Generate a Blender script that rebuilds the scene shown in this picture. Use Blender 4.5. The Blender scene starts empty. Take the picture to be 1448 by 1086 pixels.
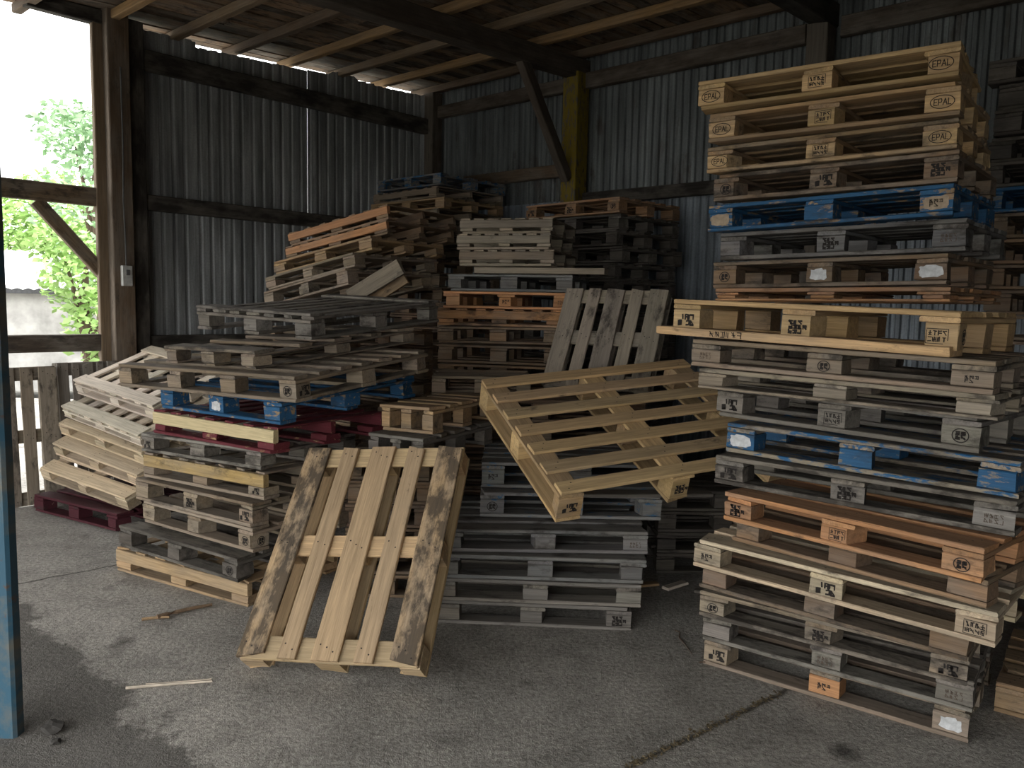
import bpy, bmesh, math, random
from mathutils import Matrix, Vector, Euler

random.seed(11)
scene = bpy.context.scene
COL = scene.collection
PI = math.pi

# ------------------------------------------------------------------ camera and view
F_PX, PITCH, ROLL, EYE = 1127.6, 0.09973, -0.02084, 1.830
cam_data = bpy.data.cameras.new('camera')
cam_data.sensor_width = 36.0
cam_data.lens = F_PX / 1448.0 * 36.0
cam_data.clip_start = 0.05
cam_data.clip_end = 400
cam = bpy.data.objects.new('camera', cam_data)
COL.objects.link(cam)
fw = Vector((0, math.cos(PITCH), -math.sin(PITCH)))
dn = Vector((0, -math.sin(PITCH), -math.cos(PITCH)))
rt = Vector((1, 0, 0))
c_, s_ = math.cos(ROLL), math.sin(ROLL)
rt2, dn2 = rt * c_ + dn * s_, dn * c_ - rt * s_
cam.matrix_world = Matrix(((rt2.x, -dn2.x, -fw.x, 0), (rt2.y, -dn2.y, -fw.y, 0), (rt2.z, -dn2.z, -fw.z, EYE), (0, 0, 0, 1)))
scene.camera = cam
vs = scene.view_settings
scene.display_settings.display_device = 'sRGB'
vs.view_transform = 'Standard'
vs.look = 'None'
vs.gamma = 1.0
vs.use_curve_mapping = False
vs.exposure = 0.36

# ------------------------------------------------------------------ materials
def new_mat(name):
    m = bpy.data.materials.new(name)
    m.use_nodes = True
    nt = m.node_tree
    nt.nodes.clear()
    out = nt.nodes.new('ShaderNodeOutputMaterial')
    b = nt.nodes.new('ShaderNodeBsdfPrincipled')
    nt.links.new(b.outputs['BSDF'], out.inputs['Surface'])
    return m, nt, b

class NT:
    """small helper that wires nodes"""
    def __init__(s, nt): s.nt = nt
    def n(s, t, **k):
        nd = s.nt.nodes.new(t)
        for a, v in k.items(): setattr(nd, a, v)
        return nd
    def l(s, a, b): s.nt.links.new(a, b)
    def noise(s, vec, scale, detail=4.0, rough=.6):
        nd = s.n('ShaderNodeTexNoise')
        nd.inputs['Scale'].default_value = scale
        nd.inputs['Detail'].default_value = detail
        nd.inputs['Roughness'].default_value = rough
        s.l(vec, nd.inputs['Vector'])
        return nd.outputs['Fac']
    def ramp(s, fac, pts):
        nd = s.n('ShaderNodeValToRGB')
        e = nd.color_ramp.elements
        while len(e) < len(pts): e.new(.5)
        for i, (p, c) in enumerate(pts):
            e[i].position = p
            e[i].color = (c, c, c, 1) if not isinstance(c, tuple) else (*c, 1)
        s.l(fac, nd.inputs['Fac'])
        return nd.outputs['Color']
    def mix(s, fac, a, b, mode='MIX'):
        nd = s.n('ShaderNodeMix', data_type='RGBA', blend_type=mode)
        for sock, v in ((nd.inputs['Factor'], fac), (nd.inputs['A'], a), (nd.inputs['B'], b)):
            if isinstance(v, (int, float)): sock.default_value = v
            elif isinstance(v, tuple): sock.default_value = (*v, 1)
            else: s.l(v, sock)
        return nd.outputs['Result']
    def math(s, op, a, b=0.0, c=None):
        nd = s.n('ShaderNodeMath', operation=op)
        for i, v in enumerate((a, b) if c is None else (a, b, c)):
            if isinstance(v, (int, float)): nd.inputs[i].default_value = v
            else: s.l(v, nd.inputs[i])
        return nd.outputs[0]
    def mapping(s, vec, scale, loc=None, rot=(0, 0, 0)):
        nd = s.n('ShaderNodeMapping')
        nd.inputs['Scale'].default_value = scale
        nd.inputs['Rotation'].default_value = rot
        if loc is not None: s.l(loc, nd.inputs['Location'])
        s.l(vec, nd.inputs['Vector'])
        return nd.outputs['Vector']
    def bump(s, h, strength, dist, bsdf):
        nd = s.n('ShaderNodeBump')
        nd.inputs['Strength'].default_value = strength
        nd.inputs['Distance'].default_value = dist
        s.l(h, nd.inputs['Height'])
        s.l(nd.outputs['Normal'], bsdf.inputs['Normal'])

def wood_mat(name, paint=None, chip=.5, rough=.85, island=False, worn=1.0, grime=0.0):
    """sawn softwood, grain along the board's own length; colour and grime level come from the object's colour"""
    m, nt, b = new_mat(name)
    t = NT(nt)
    info = t.n('ShaderNodeObjectInfo')
    tc = t.n('ShaderNodeTexCoord')
    rnd = info.outputs['Random']
    if island: rnd = t.n('ShaderNodeNewGeometry').outputs['Random Per Island']
    off = t.n('ShaderNodeCombineXYZ')
    t.l(t.math('MULTIPLY', rnd, 91.0), off.inputs[0])
    t.l(t.math('MULTIPLY', rnd, 37.0), off.inputs[1])
    t.l(t.math('MULTIPLY', rnd, 53.0), off.inputs[2])
    o = off.outputs[0]
    ob = tc.outputs['Object']
    grain = t.noise(t.mapping(ob, (2.2, 46, 46), o), 1.0, 5, .65)
    fibre = t.noise(t.mapping(ob, (7, 190, 190), o), 1.0, 2, .5)
    patch = t.noise(t.mapping(ob, (2.6, 7, 7), o), 1.0, 4, .6)
    smear = t.noise(t.mapping(ob, (5.0, 11, 11), o), 1.0, 6, .7)
    tone = info.outputs['Color']
    g = t.ramp(grain, [(.25, .62), (.5, .95), (.75, 1.22)])
    base = t.mix(1.0, tone, g, 'MULTIPLY')
    f = t.ramp(fibre, [(.3, .82), (.7, 1.1)])
    base = t.mix(1.0, base, f, 'MULTIPLY')
    if island: base = t.mix(1.0, base, t.ramp(rnd, [(.0, .25), (.5, .8), (1.0, 1.7)]), 'MULTIPLY')
    # silvery weathering
    alpha = info.outputs['Alpha']
    wmask = t.math('MULTIPLY', t.ramp(patch, [(.40, 0.0), (.62, 1.0)]), t.math('MULTIPLY', alpha, .8))
    nsep = t.n('ShaderNodeSeparateXYZ'); t.l(tc.outputs['Normal'], nsep.inputs[0])
    face = t.ramp(nsep.outputs[2], [(.5, 0.0), (.9, 1.0)])
    worn = t.math('MULTIPLY', t.math('MULTIPLY', face, t.math('MULTIPLY', alpha, worn)), t.math('ADD', .55, t.math('MULTIPLY', patch, .5)))
    wmask = t.math('MINIMUM', t.math('MAXIMUM', wmask, worn), .9)
    base = t.mix(wmask, base, t.mix(1.0, (.20, .18, .155), g, 'MULTIPLY'))
    # black grime, patchy
    thr = t.math('SUBTRACT', .76 - grime, t.math('MULTIPLY', alpha, .36))
    gm = t.math('MULTIPLY', t.math('SUBTRACT', smear, thr), 7.0)
    gmc = t.n('ShaderNodeClamp'); t.l(gm, gmc.inputs[0])
    base = t.mix(t.math('MULTIPLY', gmc.outputs[0], .82), base, (.035, .03, .026))
    if paint:
        pm = t.noise(t.mapping(ob, (9, 30, 30), o), 1.0, 5, .65)
        mask = t.ramp(pm, [(chip - .04, 0.0), (chip + .02, 1.0)])
        pc = t.mix(t.math('MULTIPLY', gmc.outputs[0], .6), t.mix(1.0, paint, f, 'MULTIPLY'), (.03, .03, .03))
        base = t.mix(mask, base, pc)
    t.l(base, b.inputs['Base Color'])
    b.inputs['Roughness'].default_value = rough
    b.inputs['Specular IOR Level'].default_value = .25
    t.bump(t.math('ADD', t.math('MULTIPLY', grain, .7), t.math('MULTIPLY', fibre, .5)), .5, .005, b)
    return m

WOOD = wood_mat('weathered_wood')
BLUE = wood_mat('chipped_blue_paint', (.024, .095, .20), .43, .65)
BLUEWORN = wood_mat('worn_blue_paint', (.02, .10, .22), .56, .6)
RED = wood_mat('chipped_red_paint', (.125, .024, .032), .38, .7)
DARKRED = wood_mat('dull_dark_red_paint', (.06, .014, .02), .34, .7)
YELLOWP = wood_mat('chipped_yellow_paint', (.20, .145, .018), .45, .75)
CREAM = wood_mat('flaking_cream_paint', (.56, .46, .27), .30, .7)

def plain(name, col, rough=.8, metal=0.0, nscale=20.0, namt=.3):
    m, nt, b = new_mat(name)
    t = NT(nt)
    tc = t.n('ShaderNodeTexCoord')
    nz = t.noise(tc.outputs['Object'], nscale, 4, .6)
    t.l(t.mix(1.0, col, t.ramp(nz, [(.3, 1 - namt), (.7, 1 + namt * .6)]), 'MULTIPLY'), b.inputs['Base Color'])
    b.inputs['Roughness'].default_value = rough
    b.inputs['Metallic'].default_value = metal
    return m

NAIL = plain('rusty_nail_steel', (.03, .022, .018), .6, .4)
BRAND = plain('burnt_brand_black', (.018, .014, .012), .9)
BRANDSOFT = plain('faded_brand_brown', (.075, .05, .035), .9)
PATCH_WHITE = plain('flaking_white_paint', (.55, .56, .57), .8, 0, 30, .35)
PATCH_BARE = plain('bare_scuffed_wood', (.36, .28, .20), .85, 0, 30, .35)
LEAF = plain('leaf_green', (.34, .52, .17), .6, 0, 1.4, .55)
LEAF2 = plain('leaf_blue_green', (.30, .46, .26), .6, 0, 1.4, .5)
BARK = plain('bark_brown', (.09, .06, .04), .9)
PLASTIC = plain('grimy_white_plastic', (.42, .42, .40), .5)
CABLE = plain('grey_cable_sheath', (.10, .10, .10), .6)

def sheet_mat(name, hue, rust):
    """galvanised corrugated sheet with dust, runs and rust"""
    m, nt, b = new_mat(name)
    t = NT(nt)
    tc = t.n('ShaderNodeTexCoord')
    ob = tc.outputs['Object']
    runs = t.noise(t.mapping(ob, (9, 9, .55)), 1.0, 6, .65)
    blot = t.noise(t.mapping(ob, (1.1, 1.1, .8)), 1.0, 4, .6)
    fine = t.noise(ob, 60, 3, .6)
    base = t.mix(1.0, hue, t.ramp(runs, [(.30, .36), (.5, .85), (.70, 1.55)]), 'MULTIPLY')
    base = t.mix(1.0, base, t.ramp(blot, [(.3, .68), (.7, 1.2)]), 'MULTIPLY')
    base = t.mix(1.0, base, t.ramp(fine, [(.3, .85), (.7, 1.12)]), 'MULTIPLY')
    rm = t.ramp(t.noise(t.mapping(ob, (3.2, 3.2, 1.1)), 1.0, 6, .7), [(rust, 0.0), (rust + .12, .7)])
    base = t.mix(rm, base, (.05, .035, .026))
    t.l(base, b.inputs['Base Color'])
    b.inputs['Roughness'].default_value = .55
    b.inputs['Metallic'].default_value = .15
    return m
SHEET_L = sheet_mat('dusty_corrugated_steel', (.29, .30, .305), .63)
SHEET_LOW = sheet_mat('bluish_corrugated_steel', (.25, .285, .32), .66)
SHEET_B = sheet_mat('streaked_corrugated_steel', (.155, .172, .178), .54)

def floor_mat():
    m, nt, b = new_mat('worn_concrete')
    t = NT(nt)
    tc = t.n('ShaderNodeTexCoord')
    ob = tc.outputs['Object']
    big = t.noise(ob, .75, 5, .6)
    mid = t.noise(ob, 4.0, 6, .65)
    fine = t.noise(ob, 42.0, 5, .7)
    grit = t.noise(ob, 170.0, 2, .6)
    base = t.mix(1.0, (.36, .34, .31), t.ramp(big, [(.3, .72), (.5, .95), (.7, 1.14)]), 'MULTIPLY')
    base = t.mix(1.0, base, t.ramp(mid, [(.28, .70), (.5, 1.0), (.75, 1.18)]), 'MULTIPLY')
    base = t.mix(1.0, base, t.ramp(fine, [(.36, .64), (.66, 1.32)]), 'MULTIPLY')
    base = t.mix(1.0, base, t.ramp(grit, [(.3, .78), (.7, 1.2)]), 'MULTIPLY')
    # oil stains
    vor = t.noise(ob, 2.1, 3, .5)
    base = t.mix(t.ramp(vor, [(.66, 0.0), (.76, .75)]), base, (.05, .046, .042))
    # the older, dirtier slab beside the blue column, with a ragged border
    sep = t.n('ShaderNodeSeparateXYZ'); t.l(ob, sep.inputs[0])
    X, Y = sep.outputs[0], sep.outputs[1]
    wob = t.math('MULTIPLY', t.math('SUBTRACT', t.noise(ob, 2.6, 6, .7), .5), .7)
    val = t.math('ADD', t.math('ADD', t.math('MULTIPLY', X, .68), t.math('MULTIPLY', Y, .73)), wob)
    em = t.ramp(t.math('MULTIPLY', t.math('SUBTRACT', 1.40, val), 9.0), [(.0, 0.0), (.5, 1.0)])
    base = t.mix(t.math('MULTIPLY', em, .72), base, (.085, .08, .074))
    pale = t.ramp(t.math('ABSOLUTE', t.math('SUBTRACT', val, 1.62)), [(.0, 1.15), (.34, 1.0)])
    base = t.mix(1.0, base, pale, 'MULTIPLY')
    # crack running out from under the crooked stack
    ck = t.math('ADD', t.math('ADD', t.math('MULTIPLY', X, -.643), t.math('MULTIPLY', Y, .765)), t.math('ADD', t.math('MULTIPLY', t.math('SUBTRACT', t.noise(ob, 5.0, 5, .6), .5), .12), -5.756))
    cm = t.math('MULTIPLY', t.ramp(t.math('ABSOLUTE', ck), [(.004, 1.0), (.016, 0.0)]), t.ramp(t.math('MULTIPLY', X, -.2), [(.46, 0.0), (.5, 1.0)]))
    base = t.mix(t.math('MULTIPLY', cm, .8), base, (.04, .036, .032))
    # a round oil spot in front of the tallest stack
    sx, sy = t.math('SUBTRACT', X, 1.42), t.math('SUBTRACT', Y, 3.16)
    sd = t.math('ADD', t.math('SQRT', t.math('ADD', t.math('MULTIPLY', sx, sx), t.math('MULTIPLY', sy, sy))), t.math('MULTIPLY', t.math('SUBTRACT', t.noise(ob, 22.0, 4, .6), .5), .09))
    base = t.mix(t.ramp(sd, [(.02, .8), (.085, 0.0)]), base, (.04, .037, .034))
    # cast joint between two slabs, packed with dirt
    wob2 = t.math('MULTIPLY', t.math('SUBTRACT', t.noise(ob, 9.0, 4, .6), .5), .05)
    jd = t.math('ADD', t.math('ADD', t.math('MULTIPLY', X, -.618), t.math('MULTIPLY', Y, .786)), t.math('ADD', wob2, -2.06))
    jm = t.ramp(t.math('ABSOLUTE', jd), [(.006, 1.0), (.022, 0.0)])
    gate = t.ramp(t.math('MULTIPLY', t.math('ADD', X, .6), 1.0), [(.0, 0.0), (.4, 1.0)])
    base = t.mix(t.math('MULTIPLY', t.math('MULTIPLY', jm, gate), .8), base, (.045, .04, .032))
    t.l(base, b.inputs['Base Color'])
    b.inputs['Roughness'].default_value = .9
    b.inputs['Specular IOR Level'].default_value = .2
    h = t.math('ADD', t.math('MULTIPLY', fine, .8), t.math('ADD', t.math('MULTIPLY', mid, .9), t.math('MULTIPLY', grit, .35)))
    t.bump(h, .9, .016, b)
    return m
CONCRETE = floor_mat()

def steel_paint_mat():
    m, nt, b = new_mat('flaking_blue_steel')
    t = NT(nt)
    tc = t.n('ShaderNodeTexCoord')
    ob = tc.outputs['Object']
    a = t.noise(t.mapping(ob, (3, 3, 1.4)), 1.0, 6, .65)
    c = t.noise(t.mapping(ob, (11, 11, 7)), 1.0, 6, .7)
    base = t.mix(t.ramp(a, [(.46, 0.0), (.60, 1.0)]), (.022, .082, .13), (.12, .118, .10))
    base = t.mix(t.ramp(c, [(.60, 0.0), (.66, .9)]), base, (.10, .055, .035))
    t.l(base, b.inputs['Base Color'])
    b.inputs['Roughness'].default_value = .65
    t.bump(c, .4, .004, b)
    return m
BLUESTEEL = steel_paint_mat()

# ------------------------------------------------------------------ object helpers
def tag(o, label, cat, group=None, kind=None):
    o['label'] = label
    if cat: o['category'] = cat
    if group: o['group'] = group
    if kind: o['kind'] = kind
    return o

def link(name, me, mat, parent=None, loc=None, rot=None, tone=None, dirt=0.0):
    o = bpy.data.objects.new(name, me)
    COL.objects.link(o)
    if parent is not None: o.parent = parent
    if loc is not None: o.location = loc
    if rot is not None: o.rotation_euler = rot
    if mat is not None and not me.materials: me.materials.append(mat)
    if tone is not None: o.color = (tone[0], tone[1], tone[2], dirt)
    return o

def empty(name, mat4):
    o = bpy.data.objects.new(name, None)
    o.empty_display_size = .1
    COL.objects.link(o)
    o.matrix_world = mat4
    return o

def mesh_from(name, verts, faces, mats, fmat=None):
    me = bpy.data.meshes.new(name)
    me.from_pydata(verts, [], faces)
    for m in mats: me.materials.append(m)
    if fmat:
        for p, i in zip(me.polygons, fmat): p.material_index = i
    me.update()
    return me

def board_geo(L, W, T, rng, wob=.0032, ch=.004, segs=None, chips=True):
    """a sawn board, length along x from 0, width y, thickness z; edges eased, faces slightly uneven, ends chipped"""
    ch = min(ch, T * .3, W * .3)
    n = segs or max(1, int(L / .16))
    xs = [L * i / n for i in range(n + 1)]
    V, Fc = [], []
    prof = [(0, ch), (ch, 0), (W - ch, 0), (W, ch), (W, T - ch), (W - ch, T), (ch, T), (0, T - ch)]
    for i, x in enumerate(xs):
        end = i in (0, n)
        for (y, z) in prof:
            jy = rng.random() * wob * (1 if y < W / 2 else -1)
            jz = rng.random() * wob * .5 * (1 if z < T / 2 else -1)
            xx = x
            if end and chips:
                k = rng.random() * .006
                xx = x + (k if i == 0 else -k)
            V.append((xx, y + jy, z + jz))
    if chips and W > .06:
        for e in (0, n):
            if rng.random() < .45:           # a split corner
                side = rng.choice(((0, 1, 6, 7), (2, 3, 4, 5)))
                k = rng.uniform(.006, .03)
                for q in side:
                    vx = V[e * 8 + q]
                    V[e * 8 + q] = (vx[0] + (k if e == 0 else -k), vx[1], vx[2])
    for i in range(n):
        for q in range(8):
            a, b2 = i * 8 + q, i * 8 + (q + 1) % 8
            Fc.append((a, a + 8, b2 + 8, b2))
    Fc.append(tuple(range(8)))
    Fc.append(tuple(n * 8 + q for q in reversed(range(8))))
    return V, Fc

def add_nails(V, Fc, fm, pts, z, r=.0045):
    for (x, y) in pts:
        b = len(V)
        for k in range(6):
            V.append((x + r * math.cos(k * PI / 3), y + r * math.sin(k * PI / 3), z + .0006))
        Fc.append(tuple(range(b, b + 6)))
        fm.append(1)

def board(name, L, W, T, mat, rng, nails=(), **k):
    V, Fc = board_geo(L, W, T, rng, **k)
    fm = [0] * len(Fc)
    mats = [mat]
    if nails:
        add_nails(V, Fc, fm, nails, T)
        mats.append(NAIL)
    return mesh_from(name, V, Fc, mats, fm)

def frame_matrix(p):
    """pose of a pallet: corner A, heading of its front edge, its two slopes"""
    x, y, z, yaw, ta, tb = p[:6]
    u = Vector((math.cos(yaw) * math.cos(ta), math.sin(yaw) * math.cos(ta), math.sin(ta)))
    v = Vector((-math.sin(yaw) * math.cos(tb), math.cos(yaw) * math.cos(tb), math.sin(tb)))
    v = (v - u * u.dot(v)).normalized()
    w = u.cross(v)
    return Matrix(((u.x, v.x, w.x, x), (u.y, v.y, w.y, y), (u.z, v.z, w.z, z), (0, 0, 0, 1)))

# ------------------------------------------------------------------ brands burnt into the blocks
def stroke(V, Fc, a, b, w):
    d = Vector((b[0] - a[0], b[1] - a[1]))
    if d.length < 1e-6: return
    d.normalize()
    q = Vector((-d.y, d.x)) * w / 2
    e = d * w * .4
    k = len(V)
    for p in ((a[0] - e.x + q.x, a[1] - e.y + q.y), (a[0] - e.x - q.x, a[1] - e.y - q.y), (b[0] + e.x - q.x, b[1] + e.y - q.y), (b[0] + e.x + q.x, b[1] + e.y + q.y)):
        V.append((p[0], 0.0, p[1]))
    Fc.append((k, k + 1, k + 2, k + 3))

GLYPH = {
 'E': [((1, 0), (0, 0)), ((0, 0), (0, 1)), ((0, 1), (1, 1)), ((0, .5), (.8, .5))],
 'P': [((0, 0), (0, 1)), ((0, 1), (.85, 1)), ((.85, 1), (1, .75)), ((1, .75), (.85, .45)), ((.85, .45), (0, .45))],
 'A': [((0, 0), (.5, 1)), ((.5, 1), (1, 0)), ((.2, .38), (.8, .38))],
 'L': [((0, 1), (0, 0)), ((0, 0), (.9, 0))],
}
def ring(V, Fc, rx, rz, w, n=28, cx=0, cz=0):
    k = len(V)
    for i in range(n):
        a = 2 * PI * i / n
        V.append((cx + rx * math.cos(a), 0, cz + rz * math.sin(a)))
        V.append((cx + (rx - w) * math.cos(a), 0, cz + (rz - w) * math.sin(a)))
    for i in range(n):
        j = (i + 1) % n
        Fc.append((k + 2 * i, k + 2 * i + 1, k + 2 * j + 1, k + 2 * j))

def oval_brand():
    V, Fc = [], []
    ring(V, Fc, .050, .030, .0036)
    x = -.033
    for ch, w in (('E', .013), ('P', .013), ('A', .016), ('L', .012)):
        for a, b in GLYPH[ch]:
            stroke(V, Fc, (x + a[0] * w, -.013 + a[1] * .026), (x + b[0] * w, -.013 + b[1] * .026), .0036)
        x += w + .0050
    return mesh_from('oval_brand', V, Fc, [BRAND])

def scribble(w, h, rows, cols, seed, box=False, lw=.0032, mat=BRAND, oval=False):
    """worn, unreadable stamp: rows of broken strokes, sometimes boxed or ringed"""
    r = random.Random(seed)
    V, Fc = [], []
    if box:
        x, z = w / 2 + .004, h / 2 + .004
        for a, b in (((-x, -z), (x * .6, -z)), ((x, -z * .5), (x, z)), ((x, z), (-x, z)), ((-x, z * .8), (-x, -z))):
            stroke(V, Fc, a, b, .0025)
    if oval: ring(V, Fc, w / 2 + .012, h / 2 + .012, .0042)
    for i in range(rows):
        for j in range(cols):
            if r.random() < .12: continue
            cx = -w / 2 + (j + .5) * w / cols
            cz = -h / 2 + (i + .5) * h / rows
            gx, gz = w / cols * .50, h / rows * .48
            segs = [((-1, -1), (-1, 1)), ((1, -1), (1, 1)), ((-1, 1), (1, 1)), ((-1, 0), (1, 0)), ((-1, -1), (1, -1)), ((-1, 1), (1, -1)), ((0, -1), (0, 1))]
            r.shuffle(segs)
            gx, gz = w / cols * .34, h / rows * .36
            for a, b in segs[:r.randint(2, 4)]:
                q = [(cx + gx * p[0] * r.uniform(.75, 1.1), cz + gz * p[1] * r.uniform(.75, 1.1)) for p in (a, b)]
                stroke(V, Fc, q[0], q[1], lw * r.uniform(.7, 1.1))
    return mesh_from('worn_brand', V, Fc, [mat])

def blob(w, h, seed, mat, n=22, rough=.22):
    r = random.Random(seed)
    V = [(0, 0, 0)]
    for i in range(n):
        a = 2 * PI * i / n
        k = 1 - rough * r.random()
        ex = abs(math.cos(a)) ** .55 * (1 if math.cos(a) > 0 else -1)
        ez = abs(math.sin(a)) ** .55 * (1 if math.sin(a) > 0 else -1)
        V.append((w / 2 * ex * k, 0, h / 2 * ez * k))
    Fc = [(0, 1 + i, 1 + (i + 1) % n) for i in range(n)]
    return mesh_from('paint_patch', V, Fc, [mat])

OVAL = oval_brand()
MARKS = {
 'epal': ('brand_mark', OVAL, 'burnt oval brand with four letters'),
 'epal_worn': ('brand_mark', OVAL, 'burnt oval brand with four letters'),
 'boxed': ('brand_mark', scribble(.070, .046, 2, 4, 5, True, .0042), 'boxed burnt stamp'),
 'boxed2': ('brand_mark', scribble(.066, .046, 2, 4, 8, True, .0042), 'boxed burnt stamp'),
 'dark': ('brand_mark', scribble(.084, .054, 2, 4, 21, False, .009), 'smudged black brand'),
 'dark2': ('brand_mark', scribble(.080, .056, 3, 4, 27, False, .0075), 'smudged black brand'),
 'round': ('brand_mark', scribble(.04, .034, 2, 2, 33, False, .006, BRAND, True), 'ringed burnt stamp'),
 'faint': ('brand_mark', scribble(.07, .04, 2, 4, 41, False, .0024, BRANDSOFT), 'faint stamp'),
 'dots': ('brand_mark', scribble(.06, .034, 2, 3, 51, False, .0042, BRAND), 'sparse black stamp'),
 'white': ('paint_patch', blob(.118, .062, 3, PATCH_WHITE), 'flaking white paint patch'),
 'white2': ('paint_patch', blob(.095, .066, 9, PATCH_WHITE, 18, .3), 'flaking white paint patch'),
 'bare': ('paint_patch', blob(.126, .066, 6, PATCH_BARE), 'bare wood patch worn through the paint'),
}

# ------------------------------------------------------------------ the pallet
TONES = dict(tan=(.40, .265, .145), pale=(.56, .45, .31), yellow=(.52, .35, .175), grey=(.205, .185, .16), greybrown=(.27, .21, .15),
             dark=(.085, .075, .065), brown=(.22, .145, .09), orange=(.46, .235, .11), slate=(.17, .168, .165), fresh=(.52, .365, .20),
             ochre=(.44, .30, .13), red=(.20, .06, .05), blue=(.16, .16, .17), pale_or_lit=(.70, .61, .50), silver=(.30, .25, .19))

def jit(c, rng, k=.26):
    f = 1 + rng.uniform(-k, k)
    return (c[0] * f * (1 + rng.uniform(-.04, .04)), c[1] * f, c[2] * f * (1 + rng.uniform(-.06, .06)))

def spread(total, widths):
    """start of each board when their gaps are equal"""
    s = sum(widths)
    g = (total - s) / (len(widths) - 1)
    out, x = [], 0.0
    for w in widths:
        out.append(x)
        x += w + g
    return out

def pallet(p, label, tone='grey', dirt=.5, style='eur', mat=None, group=None, marks=(), deck_n=5, deck='A', skid='A', front=None, plank=None,
           nb=3, merged=False, blocktone=None, blockmat=None, name='wooden_pallet', seed=None, skip=()):
    """one pallet standing at pose p = (corner A, heading, slopes, length, depth, height); parts: deck boards, stringers, blocks, skids"""
    LA, LB, h = p[6:9]
    rng = random.Random(seed if seed is not None else int(abs(p[0] * 7919 + p[1] * 104729 + p[2] * 1299709) * 10))
    M = frame_matrix(p)
    tn = TONES[tone] if isinstance(tone, str) else tone
    bt = TONES[blocktone] if blocktone else tn
    mt = mat or WOOD
    th = .022 if h > .11 else .014
    items = []        # name, along ('A' or 'B'), x, y, z, L, W, T, nails, material, tone
    lead = style == 'lead'
    rail = style == 'rail'
    top = h
    dk = .022 if not rail else .018
    bl_l, bl_w = .145 * min(1, LA / 1.0) , .12 if LB > .6 else LB * .16
    if LA < .6: bl_l = LA * .2
    if nb > 3: bl_l = .13
    xs = [(LA - bl_l) * i / (nb - 1) for i in range(nb)]
    ys = [0, (LB - bl_w) / 2, LB - bl_w]
    lead_t = .02 if lead else 0
    rail_h = min(.078, h * .5) if rail else 0
    str_t = 0 if rail else th
    z_block0 = th
    z_block1 = h - lead_t - (dk if not rail else dk * .8) - str_t - rail_h
    z_block1 = max(z_block1, z_block0 + .012)
    # skids
    if skid in ('A', 'P'):
        for i, y in enumerate(ys):
            w = bl_w
            if i == 0 and front:
                items.append(('skid_board', 'A', -front[0], -front[1], 0, LA * .99 + front[0], w + front[1], th + front[2], (), mt, tn))
            else:
                items.append(('skid_board', 'A', 0, y, 0, LA, w, th, (), mt, tn))
    if skid in ('B', 'P'):
        for i, x in enumerate(xs):
            if skid == 'P' and 0 < i < nb - 1: continue
            if skid == 'P': items.append(('skid_board', 'B', x, bl_w + .004, 0, LB - 2 * bl_w - .008, bl_l * .9, th, (), mt, tn))
            else: items.append(('skid_board', 'B', x, 0, 0, LB, bl_l, th, (), mt, tn))
    # blocks
    blocks = {}
    for i, x in enumerate(xs):
        for j, y in enumerate(ys):
            if (i, j) in skip: continue
            blocks[(i, j)] = (x, y)
    # stringers
    z = z_block1
    if not rail:
        if deck == 'A':
            for x in xs: items.append(('stringer_board', 'B', x, 0, z, LB, bl_l, th, (), mt, tn))
        else:
            for y in ys: items.append(('stringer_board', 'A', 0, y, z, LA, bl_w, th, (), mt, tn))
        z += th
    else:
        for j, y in enumerate((0, LB / 2 - .02, LB - .042)):
            pm, pt = (mt, tn)
            if j == 0 and plank: pm, pt = plank[0] or mt, TONES[plank[1]]
            items.append(('side_plank', 'A', -.004 if j == 0 else 0, y, z, LA, .042, rail_h, (), pm, pt))
        z += rail_h
    # deck
    if rail: dd, n = 'B', 7
    else: dd, n = deck, deck_n
    Ld, Wd = (LA, LB) if dd == 'A' else (LB, LA)
    if n == 5: ws = [.145, .10, .145, .10, .145]
    else: ws = [.098] * n
    sc = min(1.0, Wd * .80 / sum(ws))
    ws = [w * sc for w in ws]
    cross = [x + bl_l / 2 for x in xs] if dd == 'A' else [y + bl_w / 2 for y in ys]
    for s0, w in zip(spread(Wd, ws), ws):
        nails = []
        for c in cross:
            for q in ((.25, -.02), (.75, .018), (.5, .0)) if w > .11 else ((.28, -.015), (.72, .015)):
                nails.append((min(max(c + q[1] + rng.uniform(-.008, .008), .012), Ld - .012), w * q[0]))
        jl = 0 if n == 5 else rng.uniform(0, .012)
        items.append(('deck_board', dd, (jl if dd == 'A' else s0), (s0 if dd == 'A' else jl), z, Ld - 2 * jl, w, dk if not rail else dk * .8, tuple(nails), mt, tn))
    z += dk
    if lead:
        for y, w in ((0, .125), (LB - .125, .125)) if LB < 1.3 else ((0, .115), (LB / 2 - .05, .1), (LB - .115, .115)):
            items.append(('lead_board', 'A', 0, y, z, LA, w, lead_t, ((.06, w * .3), (.08, w * .7), (LA / 2, w * .4), (LA - .07, w * .3), (LA - .06, w * .7)), mt, tn))
    bh = z_block1 - z_block0 - .0004
    if merged:
        V, Fc = [], []
        for nm, al, x, y, zz, L, W, T, nl, mm, tt in items:
            v, f = board_geo(L, W, T - .0004, rng, segs=1)
            k = len(V)
            V += [(x + a, y + b, zz + c) if al == 'A' else (x + W - b, y + a, zz + c) for a, b, c in v]
            Fc += [tuple(k + i for i in fc) for fc in f]
        for (i, j), (x, y) in blocks.items():
            v, f = board_geo(bl_l, bl_w, bh, rng, segs=1)
            k = len(V)
            V += [(x + a, y + b, z_block0 + .0002 + c) for a, b, c in v]
            Fc += [tuple(k + q for q in fc) for fc in f]
        me = mesh_from(name, V, Fc, [mt])
        root = link(name, me, None, None, tone=jit(tn, rng), dirt=dirt)
        root.matrix_world = M
        return tag(root, label, 'pallet', group)
    root = empty(name, M)
    tag(root, label, 'pallet', group)
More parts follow.
